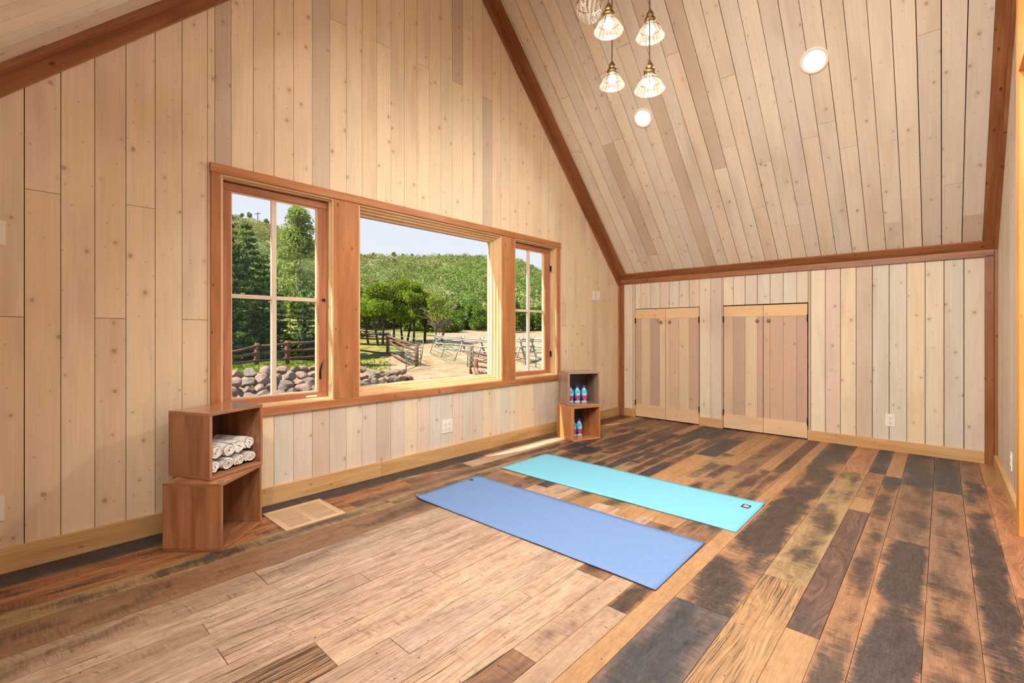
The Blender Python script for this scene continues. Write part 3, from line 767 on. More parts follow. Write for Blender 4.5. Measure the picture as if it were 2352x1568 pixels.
# ---------------------------------------------------------------- pendants
BRASS = simple('antique_brass', srgb(128, 98, 58), .35, .85, noise=.15)
BRONZE = simple('wire_bronze', srgb(104, 66, 42), .4, .7)
CORD = simple('twisted_cord', srgb(60, 44, 34), .85)
BULB = emis('bulb_glow', (1, .86, .62, 1), 9)
def make_shade_glass():
    g = G('ribbed_shade_glass')
    tr = g.n('BsdfTransparent', {'Color': (1, .98, .95, 1)}); gl = g.n('BsdfGlossy', {'Color': (1, 1, 1, 1), 'Roughness': .08})
    tl = g.n('BsdfTranslucent', {'Color': (1, .95, .88, 1)}); df = g.n('BsdfDiffuse', {'Color': (.95, .9, .84, 1)})
    a = g.n('MixShader', {0: .45, 1: tl, 2: df})
    nz = g.n('TexWave', {'Vector': g.scale(g.uv(), 1, .25), 'Scale': 6.5, 'Distortion': 3.0, 'Detail': 2.0}, out=1)
    b = g.n('MixShader', {0: g.mr(nz, 0, 1, .07, .28), 1: tr, 2: a})
    lw = g.n('LayerWeight', {'Blend': .35}, out=1)
    b = g.n('MixShader', {0: g.math('MULTIPLY', lw, .35), 1: b, 2: a})
    fr = g.n('Fresnel', {'IOR': 1.5})
    return g.done(g.n('MixShader', {0: g.math('MULTIPLY', fr, .6), 1: b, 2: gl}))
SHADE = make_shade_glass()
CLEAR = None
def make_clear():
    g = G('clear_swirl_glass')
    tr = g.n('BsdfTransparent', {'Color': (.98, .97, .95, 1)}); gl = g.n('BsdfGlossy', {'Color': (1, 1, 1, 1), 'Roughness': .05})
    df = g.n('BsdfDiffuse', {'Color': (.9, .85, .78, 1)})
    nz = g.n('TexWave', {'Vector': g.scale(g.uv(), 1, 1.2), 'Scale': 5, 'Distortion': 6.0}, out=1)
    nb = g.bump(nz, .6, .003)
    g.t.links.new(nb, gl.node.inputs['Normal'])
    a = g.n('MixShader', {0: g.mr(nz, .4, 1, .03, .28), 1: tr, 2: df})
    lw = g.n('LayerWeight', {'Blend': .3}, out=1)
    return g.done(g.n('MixShader', {0: g.math('ADD', g.math('MULTIPLY', lw, .4), .05), 1: a, 2: gl}))
CLEAR = make_clear()

def make_pendant(loc, rz, label, tilt=0.0, length=None):
    t = empty('pendant_light', loc, rz); tag(t, label, 'pendant light', 'brass and ribbed glass pendants')
    ZS = Matrix.Diagonal((1, 1, .79, 1))
    topz = (top_z(loc[0]) - loc[2]) if length is None else length
    # origin at shade mouth plane centre
    mb = MB()
    for ph in (0, PI):
        pth = []
        n = int((topz-.17)/.006)
        for i in range(n+1):
            z = .163+(topz-.173)*i/n; a = z*2*PI/.028+ph
            pth.append((.0021*math.cos(a), .0021*math.sin(a), z))
        mb.tube(pth, .0024, 5)
    mb.build('cord', CORD, t)
    mb = MB(); mb.M = ZS; mb.lathe([(.003, .212), (.008, .208), (.012, .198), (.012, .186), (.020, .182), (.022, .160), (.020, .152), (.018, .146), (.031, .141), (.033, .128), (.033, .116), (.029, .112)], 24)
    s = mb.build('socket', BRASS, t)
    for k in range(3):
        a = 2*PI*k/3+.5
        mb = MB(); mb.M = ZS; mb.tube([(.032*math.cos(a), .032*math.sin(a), .122), (.046*math.cos(a), .046*math.sin(a), .122)], .0018, 6); mb.tube([(.045*math.cos(a), .045*math.sin(a), .122), (.050*math.cos(a), .050*math.sin(a), .122)], .0042, 8); mb.build('thumbscrew', BRASS, s)
    mb = MB(); mb.M = ZS
    prof = [(.026, .128), (.026, .112), (.030, .100), (.041, .090), (.053, .076), (.060, .062), (.064, .047), (.071, .028), (.080, .009), (.0845, .0), (.0835, -.003), (.081, .0), (.076, .012)]
    mb.lathe(prof, 72, rib=.012, ribn=24); mb.build('glass_shade', SHADE, t)
    mb = MB(); mb.M = ZS; R_ = .0605
    mb.tube([(R_*math.cos(2*PI*k/40), R_*math.sin(2*PI*k/40), .062) for k in range(41)], .0022, 6, caps=False)
    for k in range(3):
        a = 2*PI*k/3+1.2; ca_, sa_ = math.cos(a), math.sin(a)
        mb.tube([(r*ca_, r*sa_, z) for r, z in ((.030, .112), (.040, .098), (.054, .080), (R_, .062), (.070, .042), (.086, .004), (.089, -.003))], .0017, 6)
    mb.build('wire_holder', BRONZE, t)
    mb = MB(); mb.M = ZS; mb.lathe([(0, .018), (.012, .020), (.022, .028), (.028, .042), (.029, .055), (.024, .072), (.016, .088), (.012, .098), (.012, .112)], 24); mb.build('bulb', BULB, t)
    ld = bpy.data.lights.new('bulb_light', 'POINT'); ld.energy = BULB_W; ld.color = BULB_C; ld.shadow_soft_size = .028
    lo = bpy.data.objects.new('bulb_lamp', ld); COL.objects.link(lo); lo.parent = t; lo.location = (0, 0, -.03)
    return t
make_pendant((2.475, 1.22, 2.466), .3, 'lit glass pendant hanging lowest, straight above the smaller recessed light')
make_pendant((2.634, 1.295, 2.872), 1.0, 'lit glass pendant high on the right, behind the cord of the lowest one')
make_pendant((2.389, 1.433, 2.850), .1, 'lit glass pendant high in the middle beside the unlit clear shade')
make_pendant((2.789, 1.646, 2.763), 2.0, 'smallest lit glass pendant, hanging low left of the lowest one')
def make_unlit():
    t = empty('pendant_light', (2.41, 1.58, 2.985)); t.scale = (1.12, 1.12, 1.0); tag(t, 'unlit clear swirled glass shade in a dark hoop, cut by the top edge', 'pendant light', 'brass and ribbed glass pendants')
    mb = MB(); mb.lathe([(.0, .0), (.02, .002), (.042, .012), (.060, .030), (.071, .055), (.074, .075), (.070, .098), (.062, .110)], 64, rib=.010, ribn=20); mb.build('glass_shade', CLEAR, t)
    mb = MB(); R_ = .068
    mb.tube([(R_*math.cos(2*PI*k/40), R_*math.sin(2*PI*k/40), .104) for k in range(41)], .0035, 6, caps=False)
    for k in range(3):
        a = 2*PI*k/3+3.6; ca_, sa_ = math.cos(a), math.sin(a)
        mb.tube([(r*ca_, r*sa_, z) for r, z in ((.012, .19), (.05, .135), (R_, .104), (.078, .07), (.074, .04))], .0025, 6)
    mb.build('hoop', BRONZE, t)
    mb = MB(); mb.lathe([(.003, .245), (.010, .235), (.016, .215), (.016, .19), (.012, .18)], 16); mb.build('socket', BRASS, t)
    mb = MB(); L = top_z(2.41)-2.985; mb.tube([(0, 0, .235), (0, 0, L-.01)], .003, 6); mb.build('cord', CORD, t)
make_unlit()

# ---------------------------------------------------------------- crates
def crate(loc, rz, w, d, h, label, mat, flip=False, inner=None):
    """origin = front-left bottom corner; local +X along the open front, +Y into the depth"""
    t = empty('wooden_crate', loc, rz); tag(t, label, 'crate', 'open wooden crates')
    k = .016
    def P(nm, lo, hi, m=mat):
        mb = MB(); mb.box(lo, hi); return mb.build(nm, m, t, bevel=.0015)
    P('bottom_panel', (0, 0, 0), (w, d, k)); P('top_panel', (0, 0, h-k), (w, d, h))
    P('side_panel', (0, 0, k), (k, d, h-k)); P('side_panel', (w-k, 0, k), (w, d, h-k))
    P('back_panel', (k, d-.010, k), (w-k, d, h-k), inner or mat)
    return t
a1 = math.atan2(.237, .273); CH = .342
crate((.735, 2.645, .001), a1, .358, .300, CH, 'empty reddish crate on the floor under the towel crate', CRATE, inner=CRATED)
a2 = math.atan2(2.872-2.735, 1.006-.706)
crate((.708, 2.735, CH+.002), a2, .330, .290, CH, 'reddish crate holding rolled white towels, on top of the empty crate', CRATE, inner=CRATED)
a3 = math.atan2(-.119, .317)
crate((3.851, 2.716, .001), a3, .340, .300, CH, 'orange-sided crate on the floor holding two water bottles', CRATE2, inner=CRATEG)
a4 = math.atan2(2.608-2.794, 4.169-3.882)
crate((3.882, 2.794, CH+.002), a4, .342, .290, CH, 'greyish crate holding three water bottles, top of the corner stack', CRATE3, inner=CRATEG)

# ---------------------------------------------------------------- towels
def make_terry():
    g = G('white_terry'); co = g.n('TexCoord', out=3)
    n1 = g.noise(co, 220, 4, .7); n2 = g.noise(co, 60, 3)
    h = g.math('ADD', n1, g.math('MULTIPLY', n2, 1.2))
    c = g.mix(g.mr(n1, .3, .7, 0, 1), srgb(240, 237, 232), srgb(255, 254, 252))
    return g.done(g.bsdf(Base_Color=c, Roughness=.95, Specular_IOR_Level=.1, Sheen_Weight=.3, Normal=g.bump(h, .9, .003)))
TERRY = make_terry()
def towel_mesh(seed):
    """a rolled towel: spiral cloth layers visible at the end; axis = local Y, length .24"""
    r = random.Random(seed); mb = MB()
    R0, turns, th = .046, 2.4, .0150
    N = 96; L = .235; ny = 14
    outer = []; 
    ph0 = r.uniform(0, 6.28)
    sq = r.uniform(.84, .94)
    path = []
    for i in range(N+1):
        f = i/N; a = ph0+f*turns*2*PI; rad = .006+(R0-.006-th/2)*f
        rad *= 1+.05*math.sin(3*a+seed)+.03*math.sin(5*a+seed*2)
        path.append((rad*math.cos(a), rad*math.sin(a)*sq))
    def offs(i, s):
        p = Vector(path[max(0, i-1)]); q_ = Vector(path[min(N, i+1)]); t_ = (q_-p).normalized(); n_ = Vector((t_.y, -t_.x))
        k = 1.0 if 2 < i < N-2 else .55
        return Vector(path[i])+n_*s*k
    vs = []; fs = []
    prof = []
    for i in range(N+1): prof.append(offs(i, th*.46))
    for i in range(N, -1, -1): prof.append(offs(i, -th*.46))
    M_ = len(prof)
    for j in range(ny+1):
        y = j/ny*L
        for k, p in enumerate(prof):
            i = k if k <= N else M_-1-k
            f = i/N
            edge = .005*math.sin(f*17+seed)+.002*math.sin(f*41+seed*3)
            yy = y + (edge*(1-j/3) if j < 3 else 0)
            if j == 0: yy += .002
            wob = 1+.02*math.sin(y*40+seed+f*6)
            rr = .97 if j == 0 else 1
            vs.append((p.x*wob, yy, p.y*wob))
    for j in range(ny):
        for k in range(M_):
            k2 = (k+1) % M_
            fs.append((j*M_+k, j*M_+k2, (j+1)*M_+k2, (j+1)*M_+k))
    for i in range(N):
        a, b = i, i+1; c, d = M_-1-(i+1), M_-1-i
        fs.append((a, b, c, d)); o = ny*M_; fs.append((o+a, o+d, o+c, o+b))
    mb.add(vs, fs, None, None, smooth=True)
    return mb
def place_towels():
    cx, cy = .708, 2.735; z0 = CH+.002+.016
    R = Matrix.Rotation(a2, 4, 'Z')
    spots = [(.054, .037, 'lower row towel nearest the left crate wall'), (.128, .037, 'lower row towel, second from the crate left wall'),
             (.202, .037, 'lower row towel, third from the crate left wall'), (.275, .037, 'lower row towel in the right corner of the crate'),
             (.056, .117, 'upper row towel half hidden behind the left crate wall'), (.128, .114, 'upper row towel bulging forward, second from the left wall'),
             (.204, .111, 'upper row towel, third from the crate left wall'), (.272, .115, 'upper row towel at the right, lying highest at the back')]
    hs = [0, 1, 2, 3, 4, 5, 6, 7]
    for i, (x, z, lab) in enumerate(spots):
        mb = towel_mesh(i+1)
        o = mb.build('rolled_towel', TERRY)
        s = [.82, .81, .80, .80, .92, .94, .86, .92][i]
        o.scale = (s, .95, s)
        fy = [.03, .026, .028, .030, .022, .016, .030, .034][i]
        p = Vector((cx, cy, z0)) + (R @ Vector((x, fy, z*1.0)))
        p.z = z0 + z
        o.location = p; o.rotation_euler = (0, [.0, .4, 1.1, 2.2, .7, 1.6, .2, 2.9][i]*.0, a2+[0, .03, -.02, -.03, .03, -.04, .02, .05][i])
        tag(o, 'white rolled '+lab, 'towel', 'rolled towels in the crate')
place_towels()

# ---------------------------------------------------------------- bottles
def make_bottle_mat():
    g = G('bottle_blue'); z = g.n('SeparateXYZ', {0: g.n('TexCoord', out=3)}, out=2)
    f = g.ss(z, .03, .13)
    c = g.mix(f, srgb(12, 52, 140), srgb(70, 190, 226))
    return g.done(g.bsdf(Base_Color=c, Roughness=.15, Specular_IOR_Level=.6, Coat_Weight=.4))
BLUEB = make_bottle_mat()
CLEARB = simple('clear_plastic', srgb(198, 214, 216), .12, spec=.8)
CAPM = simple('blue_cap', srgb(28, 92, 205), .4)
PINK = simple('pink_flower', srgb(222, 42, 98), .45); PINK2 = simple('flower_heart', srgb(150, 14, 50), .5); WHT = simple('white_print', srgb(245, 246, 248), .4)
GREENL = simple('pale_print', srgb(225, 200, 206), .4)
def make_bottle():
    t = empty('water_bottle', (0, 0, 0))
    mb = MB(); q = 5.0
    mb.lathe([(.0, .0), (.026, .0), (.029, .004), (.029, .016), (.028, .022), (.0278, .120), (.021, .133), (.0165, .140), (.0125, .146), (.0120, .158)], 40, squeeze=q); mb.build('bottle_body', CLEARB, t)
    mb = MB(); mb.lathe([(.028, .022), (.0302, .024), (.0302, .118), (.0285, .126), (.0215, .1335)], 40, squeeze=q); lab = mb.build('label_sleeve', BLUEB, t)
    mb = MB(); mb.lathe([(0, .176), (.0145, .176), (.0158, .173), (.0158, .158), (.0145, .156), (0, .156)], 24, rib=.02, ribn=24); mb.build('cap', CAPM, t)
    # front face (local -Y): FIJI, hibiscus
    y = -.0306; mb = MB()
    def st(x0, x1, z0, z1): mb.box((x0, y-.0006, z0), (x1, y+.001, z1))
    x = -.0205; H0, H1 = .076, .102; w = .0042
    st(x, x+w, H0, H1); st(x, x+.0105, H1-.0045, H1); st(x, x+.009, H0+.011, H0+.015)              # F
    st(x+.0128, x+.0128+w, H0, H1)                                                                 # I
    st(x+.0260, x+.0260+w, H0, H1); st(x+.0195, x+.0290, H0, H0+.0042); st(x+.0195, x+.0195+.0035, H0, H0+.009)  # J
    st(x+.0345, x+.0345+w, H0, H1)                                                                 # I
    mb.build('lettering', WHT, lab)
    mb = MB()
    for k in range(5):
        a = 2*PI*k/5+.3; c = Vector((.003+.0100*math.cos(a), y-.0004-.00012*k, .052+.0100*math.sin(a)))
        mb.add([c+Vector((.0108*math.cos(b), 0, .0108*math.sin(b))) for b in [2*PI*j/12 for j in range(12)]], [tuple(range(12))])
    mb.build('flower_print', PINK, lab)
    mb = MB(); mb.add([Vector((.003+.0045*math.cos(b), y-.0016, .052+.0045*math.sin(b))) for b in [2*PI*j/12 for j in range(12)]], [tuple(range(12))]); mb.build('flower_heart', PINK2, lab)
    mb = MB()
    for zz, ww in ((.031, .015), (.027, .012)): mb.box((-ww, y-.0006, zz-.0012), (ww, y+.001, zz+.0012))
    mb.build('small_print', GREENL, lab)
    return t
bot = make_bottle()
def loc_in(cloc, rz, x, y, z): v = Matrix.Rotation(rz, 3, 'Z') @ Vector((x, y, z)); return Vector(cloc)+v
B_UP = ((3.882, 2.794, CH+.002), a4); B_LO = ((3.851, 2.716, .001), a3)
bs = [(B_UP, .072, .130, 'water bottle in the upper crate, against its left wall'), (B_UP, .145, .122, 'water bottle in the upper crate, middle of three'),
      (B_UP, .218, .114, 'water bottle in the upper crate, right one of three'), (B_LO, .112, .160, 'water bottle in the lower crate, half hidden by its left wall'),
      (B_LO, .178, .150, 'water bottle in the lower crate, standing right of the other')]
for i, ((cl, rz), x, y, lab) in enumerate(bs):
    o = bot if i == 0 else copy_tree(bot)
    o.location = loc_in(cl, rz, x, y, .0165); o.rotation_euler = (0, 0, math.radians(-42)+[.22, .05, -.02, .10, .04][i])
    tag(o, 'blue '+lab, 'bottle', 'water bottles in the corner crates')

# ---------------------------------------------------------------- yoga mats
def make_mat_mat(name, c1, c2):
    g = G(name); uv = g.uv()
    ribs = g.n('TexWave', {'Vector': uv, 'Scale': 55.0}, out=1, wave_type='BANDS', bands_direction='X')
    nz = g.noise(uv, 30, 4); lo = g.noise(uv, 4, 2)
    c = g.mix(g.math('ADD', g.math('MULTIPLY', ribs, .5), g.math('MULTIPLY', nz, .4)), c1, c2)
    return g.done(g.bsdf(Base_Color=c, Roughness=.62, Specular_IOR_Level=.35, Normal=g.bump(g.math('ADD', ribs, g.math('MULTIPLY', nz, .6)), .45, .0012)))
MATB = make_mat_mat('blue_mat_foam', srgb(92, 124, 172), srgb(120, 150, 194))
MATT = make_mat_mat('turquoise_mat_foam', srgb(104, 180, 204), srgb(130, 200, 220))
MATE1 = simple('mat_edge_dark', srgb(44, 40, 62), .7); MATE2 = simple('mat_edge_teal', srgb(60, 140, 150), .7)
def yoga_mat(name, cs, mat, medge, label, curl, seed):
    """cs: 4 corner xy: A(far-left... ) going A->B short side, B->C long side"""
    A, B, C, D = [Vector((x, y, 0)) for x, y in cs]
    mb = MB(); nu, nv = 14, 46; T = .0048
    vs = []; r = random.Random(seed)
    Wd = (B-A).length; Ld = (C-B).length
    def top(i, j):
        a = i/nu; b = j/nv
        p = (A*(1-a)+B*a)*(1-b)+(D*(1-a)+C*a)*b
        z = T+.0016
        z += .0012*math.sin(b*9+seed)*math.sin(a*3.1+1) + .0008*math.sin(b*23)
        for (ca_, cb_, hgt, rad) in curl:
            d = math.hypot((a-ca_)*Wd, (b-cb_)*Ld)
            if d < rad: z += hgt*(1-d/rad)**2
        return Vector((p.x, p.y, z))
    uvs = []; fs = []
    for j in range(nv+1):
        for i in range(nu+1): vs.append(top(i, j))
    n = len(vs)
    for v in vs[:n]: vs.append(v-Vector((0, 0, T)))
    idx = lambda i, j: j*(nu+1)+i
    for j in range(nv):
        for i in range(nu):
            fs.append((idx(i, j), idx(i+1, j), idx(i+1, j+1), idx(i, j+1)))
            uvs.append([(j/nv*Ld, i/nu*Wd), (j/nv*Ld, (i+1)/nu*Wd), ((j+1)/nv*Ld, (i+1)/nu*Wd), ((j+1)/nv*Ld, i/nu*Wd)])
    mb.add(vs, fs, uvs, None, 0, smooth=True)
    # fix orientation up: computed below
    fs2 = [tuple(n+k for k in reversed(f)) for f in fs]
    for j in range(nv):
        fs2.append((idx(0, j+1), idx(0, j), n+idx(0, j), n+idx(0, j+1))[::-1]); fs2.append((idx(nu, j), idx(nu, j+1), n+idx(nu, j+1), n+idx(nu, j))[::-1])
    for i in range(nu):
        fs2.append((idx(i, 0), idx(i+1, 0), n+idx(i+1, 0), n+idx(i, 0))[::-1]); fs2.append((idx(i+1, nv), idx(i, nv), n+idx(i, nv), n+idx(i+1, nv))[::-1])
    for f in fs2:
        mb.f.append(list(f)); mb.uv += [(0, 0)]*4; mb.pn += [(0, 0)]*4; mb.mi.append(1); mb.sm.append(False); mb.ca += [(1, 1, 1, 1)]*4; mb.cb += [(0, 0, 0, 1)]*4; mb.pp += [(0, 0, 0, 0)]*4
    o = mb.build(name, [mat, medge]); tag(o, label, 'yoga mat', 'yoga mats on the floor')
    return o
yb = yoga_mat('yoga_mat', [(1.847, 2.575), (2.452, 2.612), (2.466, .908), (1.874, .896)], MATB, MATE1, 'periwinkle blue yoga mat, the nearer of two on the plank floor', [(0, 0, .012, .10)], 1)
yt = yoga_mat('yoga_mat', [(2.715, 2.627), (3.315, 2.631), (3.288, .832), (2.716, .832)], MATT, MATE2, 'light turquoise yoga mat with a black label, farther from the camera', [(1, 1, .010, .12)], 2)
mb = MB(); mb.box((2.330, 2.545, .0085), (2.352, 2.575, .0096)); o = mb.build('mat_logo', simple('navy_print', srgb(24, 56, 96), .5), yb)
# label of the turquoise mat: dark rectangle with white print
lx, ly = 3.150, .905
mb = MB(); mb.box((lx-.030, ly-.022, .0090), (lx+.030, ly+.024, .0102)); lb = mb.build('mat_label', simple('dark_label', srgb(16, 38, 52), .5), yt)
mb = MB()
for k in range(5):
    mb.box((lx-.020+k*.008, ly-.012, .0102), (lx-.0165+k*.008, ly+.014, .0107))
mb.box((lx-.024, ly-.018, .0102), (lx+.0, ly-.0145, .0107))
mb.build('label_print', simple('label_white', srgb(225, 215, 228), .5), lb)

# ---------------------------------------------------------------- floor register
def register():
    x0, x1, y0, y1 = 1.055, 1.408, 2.664, 3.014
    t = empty('floor_register', ((x0+x1)/2, (y0+y1)/2, 0)); tag(t, 'square wooden floor vent with two slatted panels beside the left crates', 'floor vent')
    Mi = Matrix.Translation((-(x0+x1)/2, -(y0+y1)/2, 0))
    H = .005; w = .034; c = (x0+x1)/2
    mb = MB(); mb.M = Mi
    mb.box((x0, y0, 0), (x1, y0+w, H)); mb.box((x0, y1-w, 0), (x1, y1, H)); mb.box((x0, y0+w, 0), (x0+w, y1-w, H)); mb.box((x1-w, y0+w, 0), (x1, y1-w, H)); mb.box((c-.018, y0+w, 0), (c+.018, y1-w, H))
    mb.build('vent_frame', VENTW, t, bevel=.0012)
    mb = MB(); mb.M = Mi; mb.box((x0+.01, y0+.01, .0003), (x1-.01, y1-.01, .0009)); mb.build('duct_shade_sheet', simple('duct_shade', srgb(26, 18, 12), .9), t)  # dark sheet stands in for the shade inside the duct
    for a, b in ((x0+w, c-.018), (c+.018, x1-w)):
        mb = MB(); mb.M = Mi; n = 19
        for k in range(n):
            y = y0+w+(y1-y0-2*w)*(k+.5)/n
            mb.box((a, y-.0046, .0012), (b, y+.0030, .0044))
        mb.build('slat_panel', VENTW, t)
register()
# ---------------------------------------------------------------- outside: ground
FX, FY = math.cos(YAW), math.sin(YAW)
def ext(u, D, z=0.0):
    s = D*(u-1176)/1074.8
    return Vector((FX*D+FY*s, FY*D-FX*s, z))
PR_D = [0, 23, 30, 33, 38, 50, 70, 88, 120, 170, 230, 300, 420]
PR_Z = [-.95, -.95, -.92, -.42, .15, .8, 1.5, 3.2]
SK_T = [-.75, -.60, -.51, -.44, -.32, -.25, -.16, -.06, .01, .07, .16, .3]       # s/D
SK_E = [.275, .253, .232, .205, .170, .163, .161, .157, .150, .122, .105, .09]     # skyline slope above eye level
def sst(x, a, b):
    t = min(1, max(0, (x-a)/(b-a))); return t*t*(3-2*t)
LA = ext(505, 13.2); LB = ext(905, 19.6)
def ground_z(x, y):
    D = x*FX+y*FY; s = x*FY-y*FX
    b = float(np.interp(min(D, 88), PR_D[:8], PR_Z))
    # raised terrace behind the boulders
    dx, dy = (LB-LA).x, (LB-LA).y; L = math.hypot(dx, dy); nx, ny = -dy/L, dx/L
    dist = (x-LA.x)*nx+(y-LA.y)*ny
    along = ((x-LA.x)*dx+(y-LA.y)*dy)/L
    t = sst(dist, -.1, 2.0)*(1-sst(along, L-1.0, L+2.5))
    b = max(b, -.95+.66*t)
    if D > 80:
        el = float(np.interp(s/D, SK_T, SK_E))
        f = sst(D, 70, 330)
        z3 = 300*el+1.1-2.5
        prof = (max(0, min(1, (D-80)/220.0)))**.85
        b = 2.4+(z3-2.4)*prof*(1.0 if D < 300 else max(.2, 1-(D-300)/200))
        b += 2.2*math.sin(x*.021+1)*math.sin(y*.027)*sst(D, 90, 160)
        if D > 300: pass
    b += .03*math.sin(x*1.3)*math.sin(y*1.7)
    return b
def make_ground():
    mb = MB()
    Ds = [1.5, 4, 7, 10, 12]+[12+.5*i for i in range(1, 60)]+[42+2*i for i in range(0, 24)]+[92+6*i for i in range(0, 36)]+[320, 350, 390, 430]
    Ts = [-1.6+i*(3.0/110) for i in range(111)]
    vs = []; fs = []; uvs = []
    for D in Ds:
        for t in Ts:
            x = FX*D+FY*D*t; y = FY*D-FX*D*t
            if y < 3.302: y = 3.302
            vs.append((x, y, ground_z(x, y)))
    n = len(Ts)
    for i in range(len(Ds)-1):
        for j in range(n-1):
            fs.append((i*n+j, i*n+j+1, (i+1)*n+j+1, (i+1)*n+j))
    cas = []
    mb.add(vs, fs, None, None, smooth=True)
    g = G('outdoor_ground'); co = g.n('NewGeometry', out=0)
    n1 = g.noise(co, 1.3, 5, .65); n2 = g.noise(co, .35, 3, .5); n3 = g.noise(co, 9, 4, .7)
    c = g.mix(g.ss(n1, .35, .68), srgb(214, 188, 152), srgb(184, 150, 112))
    c = g.mix(g.math('MULTIPLY', g.ss(n3, .52, .72), .5), c, srgb(150, 134, 84))
    # side of the valley with irrigated grass / scrubby hill
    D = g.n('VectorMath', {0: co, 1: (FX, FY, 0)}, out=1, operation='DOT_PRODUCT')
    s = g.n('VectorMath', {0: co, 1: (FY, -FX, 0)}, out=1, operation='DOT_PRODUCT')
    left = g.math('MULTIPLY', g.math('SUBTRACT', 1.0, g.ss(g.math('ADD', s, g.math('MULTIPLY', n2, 3.0)), -8.0, -5.6)), g.ss(D, 15.0, 17.5))
    gc = g.mix(g.ss(n1, .4, .6), srgb(128, 138, 58), srgb(176, 166, 92))
    c = g.mix(left, c, gc)
    hill = g.ss(D, 78, 95)
    hc = g.mix(g.ss(n2, .42, .6), srgb(196, 172, 136), srgb(116, 128, 76))
    c = g.mix(hill, c, hc)
    c = g.mix(1.0, c, (.54, .54, .54, 1), 'MULTIPLY')
    m = g.done(g.bsdf(Base_Color=c, Roughness=.95, Specular_IOR_Level=.1, Normal=g.bump(n3, .6, .05)))
    o = mb.build('ground', m); tag(o, kind='structure')
make_ground()

# ---------------------------------------------------------------- outside: vegetation
def quads(cent, size, rng, asp=1.6, col=None, up=0.0):
    n = len(cent); a = rng.normal(size=(n, 3)); a[:, 2] *= (1-up); a /= np.linalg.norm(a, axis=1)[:, None]
    b = rng.normal(size=(n, 3)); b -= a*(a*b).sum(1)[:, None]; b /= np.linalg.norm(b, axis=1)[:, None]
    sz = np.asarray(size).reshape(-1, 1)*rng.uniform(.7, 1.3, (n, 1))
    A = a*sz*asp*.5; B = b*sz*.5
    v = np.stack([cent-A, cent+B*.9, cent+A, cent-B*.9], 1).reshape(-1, 3)
    return v
def qmesh(name, verts, mats, col=None, parent=None):
    n = len(verts)//4; me = bpy.data.meshes.new(name)
    me.vertices.add(n*4); me.vertices.foreach_set('co', verts.astype('f').ravel())
    me.loops.add(n*4); me.loops.foreach_set('vertex_index', np.arange(n*4, dtype='i'))
    me.polygons.add(n); me.polygons.foreach_set('loop_start', np.arange(0, n*4, 4, dtype='i')); me.polygons.foreach_set('loop_total', np.full(n, 4, 'i'))
    me.update(calc_edges=True); me.materials.append(mats)
    c = np.ones((n, 4), 'f')
    if col is not None: c[:, :3] = col
    a = me.attributes.new('ca', 'FLOAT_COLOR', 'CORNER'); a.data.foreach_set('color', np.repeat(c, 4, 0).ravel())
    o = bpy.data.objects.new(name, me); COL.objects.link(o)
    if parent: o.parent = parent
    return o
BARK = simple('bark', srgb(92, 79, 67), .9, noise=.3, nscale=6); BARKD = simple('dark_bark', srgb(62, 49, 39), .9, noise=.3, nscale=6)
BARKW = simple('aspen_bark', srgb(172, 168, 156), .8, noise=.15, nscale=6)
L_SPR = make_leaf('spruce_needles', srgb(88, 124, 68), srgb(146, 178, 100), .22)
L_ASP = make_leaf('aspen_leaves', srgb(166, 200, 116), srgb(210, 228, 156), .4)
L_OAK = make_leaf('oak_leaves', srgb(134, 172, 52), srgb(184, 206, 84), .35)
L_GRN = make_leaf('thicket_leaves', srgb(104, 150, 60), srgb(152, 186, 86), .3)
L_SCR = make_leaf('scrub_leaves', srgb(142, 168, 98), srgb(178, 190, 128), .3)

def spruce_data(h, r, seed, n=5200, base=.08):
    g = np.random.default_rng(seed)
    cs = []
    tiers = int(h/.34)
    for k in range(tiers):
        f = k/tiers; z = h*(base+(1-base)*f); rr = r*(1-f)**.85*g.uniform(.85, 1.12)+.08
        nb = max(5, int(11*(1-f)+4)); a0 = g.uniform(0, 6.28)
        for b in range(nb):
            a = a0+2*PI*b/nb+g.uniform(-.2, .2); L = rr*g.uniform(.75, 1.1)
            m = max(6, int(n/(tiers*9)*L/r*1.7))
            t = g.uniform(.12, 1, m)**.8
            w = .22*(1-t*.5)
            off = g.normal(0, 1, m)*w*.6
            x = np.cos(a)*t*L-np.sin(a)*off; y = np.sin(a)*t*L+np.cos(a)*off
            zz = z-.22*t*L+.10*(t**3)*L+g.normal(0, .045, m)
            cs.append(np.stack([x, y, zz], 1))
    return np.concatenate(cs), g
def tree_root(name, loc, label, cat, group=None, rz=0):
    t = empty(name, loc, rz); tag(t, label, cat, group); return t
def spruce(u, D, ytop, r, seed, label, shade=1.0):
    p = ext(u, D); z0 = ground_z(p.x, p.y)-.05; h = 1.1-(ytop-762)*D/1074.8-z0
    t = tree_root('spruce_tree', (p.x, p.y, z0), label, 'tree', 'spruces beyond the left window')
    c, g = spruce_data(h, r, seed, n=int(13000*(h/7)))
    col = g.uniform(.55, 1.35, (len(c), 1))*np.array([[1, 1, 1]])*shade
    qmesh('foliage', quads(c, .10, g, 2.0), L_SPR, col, t)
    mb = MB(); mb.tube([(0, 0, 0), (.02, 0, h*.5), (0, 0, h*.97)], .14, 8, r2=.02); mb.build('trunk', BARKD, t)
spruce(566, 24, 505, 2.1, 3, 'tall dark spruce filling the left pane of the left window')
spruce(505, 21, 430, 2.0, 4, 'dark spruce cut off by the left jamb of the left window')
spruce(606, 28, 575, 1.9, 5, 'dark spruce behind the central muntin of the left window', .9)
spruce(700, 24.5, 655, 1.7, 6, 'shorter spruce in the lower right pane of the left window', 1.15)
spruce(746, 27, 610, 1.9, 8, 'spruce at the right edge of the left window glass', 1.0)
spruce(826, 48, 655, 2.6, 9, 'dark spruce at the left edge of the middle window', .8)

